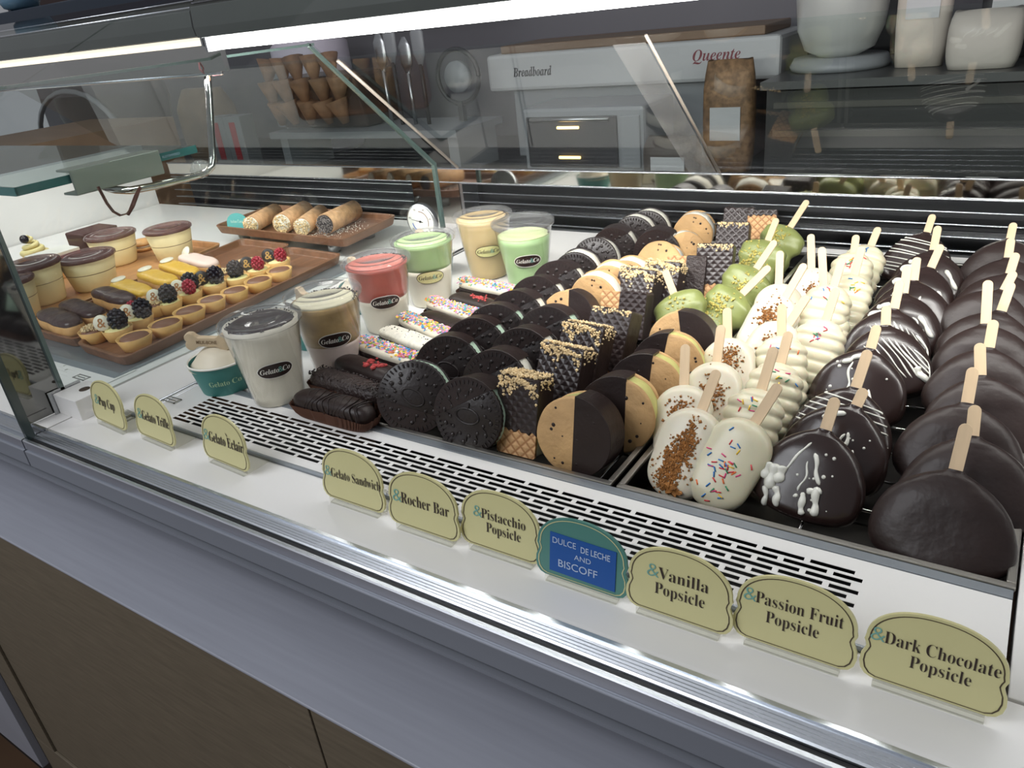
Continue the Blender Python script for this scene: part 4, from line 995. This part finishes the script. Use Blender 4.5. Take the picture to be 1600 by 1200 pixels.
board([(-1.565,.510),(-1.320,.510),(-1.385,.955),(-1.63,.955)],Z0,'pale wooden tray under the tiramisu cups',M_OAK2)
# tarts: outer row chocolate, middle row berry, inner row nut
def tart_shell(R,elong=1,hh=.019):
    m=MB(); m.lathe([(0,.0),(R*.72,0),(R*.76,.001),(R,hh),(R*.93,hh),(R*.86,hh-.003),(0,hh-.003)],36,wob=lambda a,k:1+.012*math.cos(18*a) if k in(2,3) else 1,M=Matrix.Diagonal((1,elong,1,1))); return m
def berry_mb(c,r,n=46,mi=0):
    m=MB()
    for i in range(n):
        z=1-2*(i+.5)/n; q=math.sqrt(1-z*z); a=i*2.4; m.ball((c[0]+r*q*math.cos(a)*.82,c[1]+r*q*math.sin(a)*.82,c[2]+r*z*1.05),r*.26,mi,5,6)
    m.ball(c,r*.85,mi,6,8); return m
def coin_mb(c,r,rz):
    m=MB(); M=Matrix.Translation(c)@Matrix.Rotation(rz,4,'Z')@Matrix.Rotation(-.25,4,'X'); ydisc_m=MB()
    M2=M@Matrix.Rotation(PI/2,4,'X'); m.lathe([(0,-.001),(r*.9,-.001),(r,0),(r*.9,.001),(0,.001)],24,0,M2)
    vs,fs=text_geo('&',r*1.0,r*1.1,.01); m.add([(v[0],-.0013,v[1]-r*.5) for v in vs],fs,1,False,M); return m
COINT=mat('coin_mark',(176,120,70),.5); COIND=mat('dark_coin',(46,36,36),.4)
def tart(px,py,kind,label,elong=1,R=.0225,extra=()):
    p=P(px,py,.028); p=Vector((min(p.x,-1.032),p.y,Z0+.0042)); t=thing('tart',label,'tart',Matrix.Translation(p),'small tarts on the wooden tray')
    hh=.019; shared('ts%.3f%.2f'%(R,elong),lambda:tart_shell(R,elong),'pastry_shell',M_TART,t)
    def fillm():
        m=MB(); m.lathe([(R*.85,hh-.004),(R*.75,hh),(R*.4,hh+.002),(0,hh+.0025)],28,M=Matrix.Diagonal((1,elong,1,1))); return m
    fm={'choc':M_GANA,'berry':M_CUST,'nut':M_GANA}[kind]
    shared('tf%s%.3f%.2f'%(kind,R,elong),fillm,{'choc':'chocolate_filling','berry':'custard_filling','nut':'chocolate_filling'}[kind],fm,t)
    if kind=='nut':
        def nm():
            m=MB(); rn=random.Random(5)
            for _ in range(170):
                a=rn.uniform(0,6.28);q=R*.8*math.sqrt(rn.random()); m.rock((q*math.cos(a),q*math.sin(a),hh+.003+rn.uniform(0,.005)*(1-q/R)),rn.uniform(.0012,.0026))
            return m
        o=shared('tn',nm,'chopped_nuts',M_NUT,t); o['kind']='stuff'
    for e in extra:
        if e[0]=='bb': shared('bb%s'%(e[1:],),lambda:berry_mb((e[1],e[2],hh+.0125),.0140),'blackberry',M_BLKB,t)
        if e[0]=='rb': shared('rb%s'%(e[1:],),lambda:berry_mb((e[1],e[2],hh+.0105),.0110),'raspberry',M_RASP,t)
        if e[0]=='wc': shared('wc%s'%(e[1:],),lambda:coin_mb((e[1]-.003,e[2]-.003,hh+.0115),.0125,e[3]),'white_coin',[M_COIN,COINT],t)
        if e[0]=='dc': shared('dc%s'%(e[1:],),lambda:coin_mb((e[1]-.003,e[2]-.003,hh+.0115),.0125,e[3]),'dark_coin',[COIND,mat('gold_mark',(206,160,90),.4)],t)
    return t
q=math.radians(38)
tart(209,524,'choc','plain chocolate tart nearest the front corner of the tart tray',1.1,.0235)
tart(258,503,'choc','plain chocolate tart, second along the outer edge of the tray',1.1,.0235)
tart(295,483,'choc','plain chocolate tart, third along the outer edge of the tray',1.1,.0235)
tart(330,466,'choc','round milk chocolate tart, fourth along the outer edge')
tart(366,452,'choc','round milk chocolate tart, fifth along the outer edge')
tart(403,436,'choc','round chocolate tart, sixth along the outer edge',1.1)
tart(436,420,'choc','round chocolate tart farthest along the outer edge')
tart(182,511,'berry','custard tart with a big blackberry and white coin at tray front',extra=[('bb',.006,.002),('wc',-.006,-.012,q)])
tart(216,494,'berry','custard tart with white coin between raspberry and blackberry',extra=[('bb',.010,.004),('wc',.0,-.010,q),('rb',-.012,.002)])
tart(262,470,'berry','custard tart with white coin and large blackberry, third of its row',extra=[('bb',.006,.0),('wc',-.008,-.011,q)])
tart(294,455,'berry','custard tart with white coin and raspberry at its right',extra=[('rb',.012,-.004),('wc',-.002,-.010,q),('bb',-.004,.010)])
tart(333,441,'berry','custard tart with dark coin and blackberry, fifth of its row',extra=[('bb',.008,.002),('dc',-.006,-.010,q)])
tart(370,432,'berry','custard tart with a single tall blackberry',extra=[('bb',.0,.0)])
tart(402,419,'berry','custard tart with dark coin and bright raspberry',extra=[('rb',.008,-.003),('dc',-.008,-.008,q)])
tart(434,406,'berry','custard tart with dark coin and raspberry at the far end',extra=[('rb',.010,.0),('dc',-.006,-.008,q)])
for i,(x,y) in enumerate(((146,514),(184,494),(240,474),(268,458),(305,444),(345,427),(385,410))):
    tart(x,y,'nut','nut-covered chocolate tart, %s of the inner row beside the eclairs'%nth(i))
# pastry eclairs in the left case
EL=[((58,488),(122,507),M_DGLZ,'short dark-glazed eclair at the front of the left case tray',None),
 ((75,470),(165,494),M_DGLZ,'dark-glazed eclair, second from the front of the left case tray',None),
 ((118,450),(200,470),M_DGLZ,'dark-glazed eclair third from the front, in front of the yellow ones',None),
 ((168,442),(246,462),M_YGLZ,'yellow-glazed eclair nearest the dark-glazed ones','coin'),
 ((205,425),(280,444),M_YGLZ,'yellow-glazed eclair in the middle with an upright white coin','coin'),
 ((243,412),(312,430),M_YGLZ,'yellow-glazed eclair beside the pink one','coin'),
 ((280,402),(346,416),M_PGLZ,'pale pink glazed eclair farthest back on its tray','coin')]
for i,(a,b,gm,lb,cn) in enumerate(EL):
    A=P(*a,.032);B=P(*b,.032); d=B-A; c=(A+B)/2; L=min(.135,d.length); c=Vector((-1.243-(c.y-.5)*.115,c.y,Z0+.0045))
    t=thing('glazed_eclair',lb,'eclair',place(c,math.atan2(d.y,d.x)-.06),'glazed eclairs in the left case')
    bar_mb(.128,.038,.030,0,seed=i+20).build('choux_bun',M_PASTRY,t)
    bar_mb(.124,.0365,.018,.0155,seed=i+20,bulge=.07).build('glaze',gm,t)
    if cn:
        m=MB(); M=Matrix.Translation((-.045,.0,.0345))@(Matrix.Rotation(.9,4,'X') if i==6 else Matrix.Rotation(.12,4,'X')); m.lathe([(0,-.001),(.012,-.001),(.0128,0),(.012,.0012),(0,.0012)],24,0,M); m.build('white_coin',M_COIN,t)
# tiramisu cups
for i,((bx,by),R,h,lb) in enumerate((((150,445),.0515,.062,'large cocoa-lidded tiramisu cup in the middle of its tray'),((186,408),.050,.062,'cocoa-lidded tiramisu cup behind the large one'),((275,402),.047,.066,'cocoa-lidded tiramisu cup farthest right by the tray corner'),((72,468),.047,.074,'cocoa-lidded tiramisu cup left, near the glass edge'),((35,492),.040,.068,'cocoa-lidded tiramisu cup half hidden behind the glass edge'))):
    p=P(bx,by,.012); p.z=Z0+.0042
    t=thing('tiramisu_cup',lb,'cup',Matrix.Translation(p),'tiramisu cups in the left case')
    rb=R*.68
    m=MB(); m.lathe([(0,.0005),(rb,.0005),(rb+.002,.004),(R*.93,h*.9),(0,h*.9)],40); m.build('cream_layers',M_TIRA,t)
    m=MB(); m.lathe([(rb+(R*.93-rb)*.52+.0008,h*.50),(rb+(R*.93-rb)*.57+.0010,h*.54)],40,cap=False,wob=lambda a,k:1+.0); m.lathe([(R*.93,h*.9),(R*.935,h*.93),(0,h*.95)],40); m.build('cocoa_layer',M_COCOA,t)
    m=MB(); m.lathe([(R*.95,h*.90),(R,h*.93),(R,h*.985),(R*.95,h*1.02),(R*.86,h*1.02),(R*.82,h*.985),(R*.70,h*1.02),(R*.5,h*1.03),(R*.46,h),(0,h)],48,cap=False); m.build('clear_lid',M_PLUM,t)
# macaron, cakes, cream pastries behind
p=P(225,388,.012); t=thing('macaron','beige macaron between two tiramisu cups','macaron',Matrix.Translation((p.x,p.y,Z0+.0042)))
m=MB(); m.lathe([(0,0),(.018,.0),(.022,.004),(.022,.008),(0,.008)],24); m.lathe([(0,.013),(.022,.013),(.022,.017),(.016,.023),(0,.025)],24); m.build('macaron_shells',M_PASTRY,t)
m=MB(); m.lathe([(.0205,.008),(.0215,.0105),(.0205,.013)],24); m.build('macaron_filling',M_WHITE,t)
t=thing('layer_cake_slice','pink and cream layer cake slice between the tiramisu cups','cake',Matrix.Translation((-1.60,.72,Z0+.0042)))
for z0,z1,mt,nm in ((0,.012,M_PASTRY,'biscuit_layer'),(.012,.020,M_WPAPER,'cream_layer'),(.020,.044,mat('pink_cake',(206,96,96),.6),'pink_layer'),(.044,.050,M_WPAPER,'cream_layer')):
    m=MB(); m.bb(-.03,.03,-.04,.04,z0,z1); m.build(nm,mt,t,.001)
t=thing('chocolate_cake','dark chocolate cake block behind the tiramisu cups','cake',Matrix.Translation((-1.66,.84,Z0+.0002)))
m=MB(); m.bb(-.035,.035,-.04,.04,0,.062); m.build('cake_block',mat('dark_cake',(70,40,36),.6),t,.003)
for (x,y),lb in (((-1.72,.74),'cream-swirled pastry with dark berry behind the tiramisu cups'),((-1.66,.64),'cream-swirled pastry behind the leftmost tiramisu cup')):
    t=thing('cream_pastry',lb,'pastry',Matrix.Translation((x,y,.001)),'cream-swirled pastries')
    m=MB(); m.lathe([(0,0),(.026,0),(.034,.030),(0,.030)],30); m.build('pastry_base',M_TART,t)
    m=MB(); 
    pts=[(.024*(1-k/60)*math.cos(k*.42),.024*(1-k/60)*math.sin(k*.42),.034+k*.00075) for k in range(58)]; m.tube(pts,[.008*(1-k/75) for k in range(58)],8); m.build('cream_swirl',M_CUST,t)
    m=MB(); m.ball((.006,-.012,.072),.009,0,6,8); m.build('dark_berry',M_BLKB,t)
# cannoli tray
board([(-1.455,.990),(-1.050,.975),(-1.068,1.150),(-1.470,1.170)],.026,'wooden tray at the back holding cannoli and dusted with sugar',M_OAK,.017)
m=MB()
for x in (-1.40,-1.13):
    for y in (1.02,1.12): m.lathe([(.012,.0005),(.012,.0258)],16,c=(x,y,0))
tag(m.build('tray_riser',M_STEEL),'low steel riser under the back cannoli tray','riser')
CZ=.026+.0045
CN=[((392,352),(425,326),M_NUT,'cannolo with chopped nuts behind the teal sign','chopped_nut_end',.018),((441,352),(478,322),M_NUT,'cannolo with golden nut end right of the teal sign','chopped_nut_end',.0205),((472,355),(500,326),M_NUT,'cannolo with golden nut end, second from right','chopped_nut_end',.018),((508,353),(534,332),mat('choc_chip_end',(58,50,52),.6,var=.6,vs=180),'cannolo with dark chocolate chip end, rightmost of the four','chip_end',.0205)]
for i,(a,b,em,lb,en,R) in enumerate(CN):
    A=P(*a,CZ+.018); B=P(*b,CZ+.028); d=(B-A); yw=math.atan2(d.y,d.x); yw=max(min(yw,2.2),1.0)
    t=thing('cannolo',lb,'cannoli',Matrix.Translation((A.x,A.y,CZ+R+.0006))@Matrix.Rotation(yw,4,'Z'),'cannoli on the back tray')
    M=Matrix.Rotation(PI/2,4,'Y'); Lc=.105
    m=MB(); m.lathe([(R*.86,.002),(R,0),(R*.99,Lc*.5),(R,Lc),(R*.86,Lc-.002)],28,0,M,cap=False,wob=lambda an,k:1+.03*math.sin(an*2)); m.build('fried_shell',mat('fried_shell',(202,158,116),.75,var=.28,vs=70,bump=.7,bs=140,bd=.002),t)
    m=MB(); m.lathe([(0,-.004),(R*.6,-.003),(R*.9,.001),(R*.9,.004),(0,.004)],24,0,M); m.lathe([(0,Lc-.004),(R*.9,Lc-.002),(R*.6,Lc+.003),(0,Lc+.004)],24,0,M); m.build('ricotta_filling',M_CREAM if i!=3 else em,t)
    rn=random.Random(i); m=MB()
    for _ in range(170):
        an=rn.uniform(0,6.28);q_=R*.92*math.sqrt(rn.random()); m.rock((-.004+q_*q_*8-rn.uniform(0,.002),q_*math.cos(an),q_*math.sin(an)),rn.uniform(.0012,.0024))
    m.build('chopped_nuts' if i<3 else 'chocolate_chips',em if i<3 else mat('chips_mixed',(120,112,110),.6,var=.9,vs=300),t,stuff=True)
m=MB(); rn=random.Random(3)
for _ in range(700):
    x=rn.gauss(-1.185,.04); y=rn.gauss(1.06,.028)
    if x>-1.085 or y<1.0 or y>1.13: continue
    m.rock((x,y,CZ+.0004),rn.uniform(.0005,.0014))
o=m.build('sugar_dust',M_WPAPER); o['kind']='stuff'; tag(o,'white sugar dust on the empty end of the cannoli tray','sugar')
pA=P(385,352,CZ+.01); t=thing('flavour_sign','small teal arched sign reading Italian Cannoli on the back tray','sign',place((pA.x-.012,1.004,CZ+.001),math.radians(14),.1))
ol=[(-.027,0),(.027,0),(.0275,.012)]+[(.027*math.cos(a),.016+.021*math.sin(a)) for a in [PI*i/14 for i in range(15)]]+[(-.0275,.012)]
m=MB(); m.prism(ol,0,.002); m.build('sign_plate',mat('bright_teal',(96,178,178),.4),t)
vs,fs=text_geo(serif('Italian Cannoli'),.038,.006,0); m=MB(); m.add([(v[0]+.002,-.0004,v[1]+.017) for v in vs],fs,0,False); m.build('lettering',mat('pale_teal_ink',(196,226,216),.5),t)
m=MB(); m.bb(-.02,.035,-.001,.02,-.0008,.0006); m.build('acrylic_foot',M_ACR,t)
# thermometer
d=(Vector((0,0,.2))-Vector((-.975,1.12,.047))); d.z=0; yw=math.atan2(d.y,d.x)+PI/2-math.radians(8)
t=thing('dial_thermometer','round dial thermometer clipped at the foot of the divider glass','thermometer',Matrix.Translation((-.968,1.105,.047))@Matrix.Rotation(yw-.55,4,'Z'))
m=MB(); ydisc(m,.034,-.004,.008,0,48); m.build('steel_case',M_STEEL,t)
m=MB(); ydisc(m,.0305,-.0048,-.004,0,48,bev=.0002); m.build('white_dial',M_WPAPER,t)
m=MB()
def arcb(a0,a1,r0,r1,mi,y=-.0052):
    n=18; vs=[];fs=[]
    for i in range(n+1):
        a=math.radians(a0+(a1-a0)*i/n); vs+= [(r0*math.cos(a),y,r0*math.sin(a)),(r1*math.cos(a),y,r1*math.sin(a))]
    for i in range(n): fs.append((2*i,2*i+1,2*i+3,2*i+2))
    m.add(vs,fs,mi,False)
arcb(95,-25,.0185,.0200,0); arcb(190,235,.0185,.0205,1)
m.build('scale_arcs',[mat('scale_brown',(120,84,60),.5),mat('scale_blue',(50,90,190),.5)],t)
m=MB()
for k,sn in enumerate(('-20','0','20','40','60','80')):
    vs,fs=text_geo(sn,.0055,.0036,0); a=math.radians(215-k*50); m.add([(v[0]+.0248*math.cos(a),-.0052,v[1]-.0018+.0248*math.sin(a)) for v in vs],fs,0,False)
m.build('dial_numbers',M_INK,t)
m=MB(); m.tube([(.006,-.0055,-.001),(-.021,-.0055,.0035)],[.0007,.0003],6); m.ball((0,-.0055,0),.0022,0,5,8); m.build('needle',M_BLACK,t)
m=MB(); m.tube([(-.012,.006,.034),(-.010,.008,.042),(-.004,.008,.044)],.003,8); m.build('clip',mat('dark_clip',(52,54,52),.4,.5),t)
# ================================================================== KITCHEN BEHIND
YB=2.75
m=MB(); m.bb(-5.5,1.6,YB,YB+.05,-.96,1.8); struct(m.build('wall_back',mat('grey_kitchen_wall',(104,102,108),.6,var=.05,vs=3)))
m=MB(); m.bb(-5.4,.9,YB-.03,YB,.62,1.8); tag(m.build('wall_panelling',mat('dark_red_brown_panel',(58,30,24),.5)),'dark red brown panelling high on the back wall','panelling')
m=MB(); m.bb(-4.6,1.4,1.95,YB-.031,-.96,-.085); tag(m.build('back_counter',mat('grey_counter_steel',(52,52,54),.35,.3,var=.06,vs=5)),'long grey back counter behind the sloped glass','counter')
m=MB(); m.bb(-3.2,-1.75,2.60,YB-.031,.40,.415); tag(m.build('wall_shelf',mat('pale_grey_shelf',(170,166,160),.5)),'pale shelf on the kitchen wall above the toaster oven','shelf')
KG=mat('kitchen_dark_grey',(50,50,52),.45); KL=mat('kitchen_light_grey',(134,136,140),.4); KW=mat('kitchen_white',(182,182,184),.4); KT=mat('tan_cone',(140,104,76),.7,var=.3,vs=30)
CT=-.085; CU=.158
m=MB(); m.bb(-.62,1.4,2.06,2.70,CU-.02,CU-.001); tag(m.build('raised_shelf',mat('dark_steel_top',(84,84,84),.35,.4)),'dark steel shelf carrying the mixer and bags','shelf')
t=thing('under_cabinet','dark grey cabinet front under the mixer shelf','cabinet',Matrix.Translation((-.62,2.12,CT)))
m=MB(); m.bb(0,2.02,0,.55,.0005,CU-CT-.021); m.build('cabinet_body',mat('dark_cabinet',(48,48,48),.45),t)
m=MB(); m.bb(.02,2.0,-.006,0,.10,.115); m.bb(.02,2.0,-.006,0,.17,.185); m.build('steel_trim',mat('dim_trim',(96,94,90),.35,.5),t)
# long white machine lid
t=thing('white_machine','long white machine body with dark lettering high behind the glass','machine',Matrix.Translation((-1.62,2.30,CT)))
m=MB(); m.bb(0,.98,0,.30,.22,.335); m.build('white_cover',KW,t,.012)
m=MB(); m.bb(.05,.93,.02,.28,.335,.36); m.build('brown_top',mat('brown_lid',(120,96,76),.5),t,.004)
m=MB(); m.bb(.08,.90,.03,.28,0,.22); m.build('grey_base',KL,t,.004)
vs,fs=text_geo(script_('Breadboard'),.15,.028,.01); m=MB(); m.add([(v[0]+.18,-.001,v[1]+.265) for v in vs],fs,0,False); m.build('dark_lettering',KG,t)
vs,fs=text_geo(script_('Queente'),.14,.03,0); m=MB(); m.add([(v[0]+.80,-.001,v[1]+.28) for v in vs],fs,0,False); m.build('red_lettering',mat('dark_red_ink',(120,50,60),.5),t)
# toaster oven
t=thing('toaster_oven','grey toaster oven with two warm glowing elements behind the sloped glass','oven',Matrix.Translation((-1.33,2.02,CT)))
m=MB(); m.bb(0,.40,.02,.24,0,.20); m.build('oven_body',KL,t,.012)
m=MB(); m.bb(.02,.32,.012,.021,.03,.175); m.build('dark_door',KG,t,.003)
m=MB(); m.bb(.33,.39,.012,.021,.03,.175); m.build('control_panel',KL,t,.003)
m=MB(); m.tube([(.04,.004,.168),(.30,.004,.168)],.006,10); m.build('door_handle',M_STEEL,t)
for z in (.145,.06):
    m=MB(); m.tube([(.13,.008,z),(.20,.008,z)],.004,8); m.build('glowing_element',mat('warm_element',(255,190,90),.5,emit=(1,.62,.2),es=5),t,label='warm glowing element')
# mixer
t=thing('stand_mixer','silver white stand mixer on the back counter behind the popsicles','mixer',Matrix.Translation((-.485,2.30,CU)))
m=MB(); m.lathe([(0,0),(.12,0),(.125,.01),(.115,.03),(0,.032)],40); m.build('mixer_base',KL,t)
m=MB(); m.lathe([(.045,.03),(.085,.05),(.105,.10),(.112,.18),(.114,.20),(.108,.20),(0,.19)],40,c=(0,-.02,0)); m.build('steel_bowl',mat('mixer_silver',(206,208,204),.3,.35),t)
m=MB(); m.bb(-.05,.05,.05,.13,.03,.26); m.build('mixer_column',KL,t,.02)
m=MB(); m.ball((0,-.02,.30),.09,0,14,20,(.85,1.7,.75)); m.build('mixer_head',KL,t)
m=MB(); m.tube([(.05,-.16,.30),(.085,-.16,.30)],.018,14); m.build('speed_knob',KG,t)
# basket of cones
t=thing('cone_bin','dark bin full of tan waffle cones behind the left glass joint','bin',Matrix.Translation((-2.44,2.1,.06)))
m=MB(); m.extr_x([(0,0),(-.03,.18),(.20,.18),(.18,0)],-.02,.42); m.build('bin_body',mat('clear_smoke_bin',(70,60,54),.3),t,.01)
for i in range(15):
    m=MB(); x=.01+ (i%5)*.085+random.uniform(-.01,.01); z=.05+(i//5)*.075
    m.tube([(x,-.035-.01*(i//5),z-.03),(x+random.uniform(-.02,.02),-.045,z+.05)],[.012,.042],10); m.build('waffle_cone',KT,t)
m=MB(); m.bb(-2.46,-1.57,2.02,2.29,.035,.058); tag(m.build('bin_shelf',KL),'grey shelf carrying the bin of waffle cones','shelf')
m=MB(); m.bb(-2.44,-2.40,2.05,2.27,CT,.034); m.bb(-1.63,-1.59,2.05,2.27,CT,.034); tag(m.build('shelf_support',KL),'grey uprights under the cone bin shelf','support')
# utensils
for i,(x,h,k) in enumerate(((-1.95,.30,0),(-1.90,.34,1),(-1.84,.28,0),(-1.78,.32,1))):
    t=thing('kitchen_utensil',['large steel ladle standing behind the cone bin','dark spatula beside the steel ladle','steel spoon left of the white machine','pale spatula touching the white machine'][i],'utensil',Matrix.Translation((x,2.15,.0584)),'utensils on the cone shelf')
    m=MB(); m.tube([(0,0,0),(0,0,h*.6)],.007,8); m.build('handle',KG if k else M_STEEL,t)
    m=MB(); m.tube([(0,0,h*.58),(0,0,h*.7),(0,0,h*.9),(0,0,h)],[.008,.026,.028,.010],12,flat=.3); m.build('blade',M_STEEL if not k else KL,t)
# round whisk ring / fan
t=thing('round_fan','dark round fan ring standing left of the white machine','fan',Matrix.Translation((-1.67,2.2,.20)))
m=MB(); m.tube([(.085*math.cos(2*PI*i/28),0,.085*math.sin(2*PI*i/28)) for i in range(29)],.008,8); m.build('ring',KG,t)
m=MB(); m.bb(-.01,.01,-.01,.01,-.1415,-.078); m.build('stand',KG,t)
m=MB(); m.lathe([(0,-.01),(.05,-.01),(.05,.01),(0,.01)],24,0,Matrix.Rotation(PI/2,4,'X')); m.build('fan_disc',KL,t)
# bags, cartons, bottle, papers
def pack(x,y,z,w,d,h,mt,label,cat,name='food_bag',lab=None,labm=None,rz=0,bev=.012):
    t=thing(name,label,cat,Matrix.Translation((x,y,z))@Matrix.Rotation(rz,4,'Z'))
    m=MB(); vs=[];fs=[]; n=20;N=8
    for k in range(N+1):
        u=k/N; s=1-.12*abs(2*u-1)**3; tk=(1 if u<.75 else 1-(u-.75)*2.6)
        for i in range(n):
            a=2*PI*i/n; c,sn=math.cos(a),math.sin(a); vs.append((w/2*s*math.copysign(abs(c)**.5,c),d/2*s*tk*math.copysign(abs(sn)**.6,sn),h*u+.003*math.sin(3*a)*(k==N)))
    for k in range(N):
        for i in range(n): fs.append((k*n+i,k*n+(i+1)%n,(k+1)*n+(i+1)%n,(k+1)*n+i))
    fs+=[tuple(range(n))[::-1],tuple(N*n+i for i in range(n))]; m.add(vs,fs); m.build('bag_body',mt,t)
    if lab:
        m=MB(); m.bb(-w*.3,w*.3,-d/2-.002,-d/2+.004,h*.3,h*.6); m.build('bag_label',lab,t)
    return t
KB=mat('kraft_bag',(150,122,96),.6,var=.1,vs=20); CLB=mat('nut_bag',(120,92,66),.6,var=.5,vs=60)
pack(-.735,2.17,CT,.14,.07,.29,CLB,'clear bag of nuts left of the mixer','bag',lab=KW)
pack(-.84,2.02,CT,.16,.07,.12,mat('dark_bag',(74,66,60),.5),'low dark bag with a pale label beside the toaster oven','bag',lab=KW)
pack(-.45,2.60,CU,.12,.08,.2,KG,'dark bag standing behind the nut bag','bag')
pack(-.29,2.25,CU,.12,.07,.36,mat('pale_bag',(190,180,170),.5),'pale bag with a white label right of the mixer','bag',lab=KW)
pack(-.15,2.16,CU,.15,.09,.12,mat('clear_tub',(186,178,170),.4),'pale square tub on the back counter','tub',name='storage_tub')
pack(-.12,2.36,CU,.12,.08,.36,KG,'dark bag behind the pale square tub','bag',lab=KW)
pack(.02,2.36,CU,.10,.07,.36,mat('grey_bag',(120,112,104),.5),'grey bag with white paper label near the right edge','bag',lab=KW)
t=pack(.12,2.18,CU+.10,.13,.08,.20,mat('blue_pack',(30,60,140),.4),'blue and yellow packet at the upper right corner','packet',name='food_packet')
m=MB(); m.bb(-.064,.064,-.043,.0,.10,.155); m.build('yellow_band',mat('yellow_band',(220,190,60),.4),t)
vs,fs=text_geo('CARAMEL',.09,.018,.01); m=MB(); m.add([(v[0],-.0435,v[1]+.06) for v in vs],fs,0,False); m.build('lettering',KW,t)
t=thing('wire_stand','dark stand holding the blue and yellow packet','stand',Matrix.Translation((.12,2.18,CU)))
m=MB(); m.bb(-.08,.08,-.05,.05,.09,.0995); m.bb(-.08,-.07,-.05,.05,0,.09); m.bb(.07,.08,-.05,.05,0,.09); m.build('frame',KG,t)
t=thing('small_bottle','slim bottle with gold neck at the right edge of the back counter','bottle',Matrix.Translation((-.02,2.10,CU)))
m=MB(); m.lathe([(0,0),(.020,0),(.022,.01),(.022,.14),(.010,.19),(.009,.24)],20); m.build('bottle_body',mat('dark_bottle',(60,54,50),.2),t)
m=MB(); m.lathe([(.0105,.21),(.0115,.245),(0,.25)],16); m.build('gold_cap',mat('gold_cap',(200,150,70),.3,.7),t)
for i,x in enumerate((-2.72,-2.62)):
    t=thing('striped_carton',['white carton with a red stripe, left of the pair','white carton with a red stripe, right of the pair'][i],'carton',Matrix.Translation((x,1.97+.05,CT))@Matrix.Rotation(.2,4,'Z'),'red striped cartons')
    m=MB(); m.bb(-.04,.04,-.04,.04,0,.21); m.build('carton_box',KL,t,.002)
    m=MB(); m.bb(-.015,.012,-.042,-.0395,.05,.19); m.build('red_stripe',mat('red_stripe',(176,44,54),.5),t)
t=thing('white_appliance','tall white rounded appliance behind the cartons','appliance',Matrix.Translation((-2.62,2.46,CT)))
m=MB(); m.lathe([(0,0),(.15,0),(.16,.02),(.16,.42),(.12,.46),(0,.47)],32); m.build('appliance_body',mat('lilac_white',(214,206,220),.4),t)
m=MB(); m.bb(-.10,.02,-.175,-.14,.12,.36); m.build('front_cover',KL,t,.01)
pack(-3.05,2.2,CT,.28,.16,.30,mat('brown_paper_sack',(130,108,84),.6,var=.2,vs=12),'brown paper sack with yellow highlights at far left','bag')
t=thing('black_machine','black curved machine at the far left of the back counter','machine',Matrix.Translation((-3.75,2.2,CT)))
m=MB(); m.ball((0,0,.272),.3,0,14,24,(1.3,.6,.9)); m.build('machine_dome',KG,t)
m=MB(); m.tube([(.36*math.cos(a),-.2,.10+.24*math.sin(a)) for a in [PI*i/14 for i in range(15)]],.012,8); m.build('chrome_arc',M_STEEL,t)
for i,x in enumerate((-2.2,-1.9)):
    pass
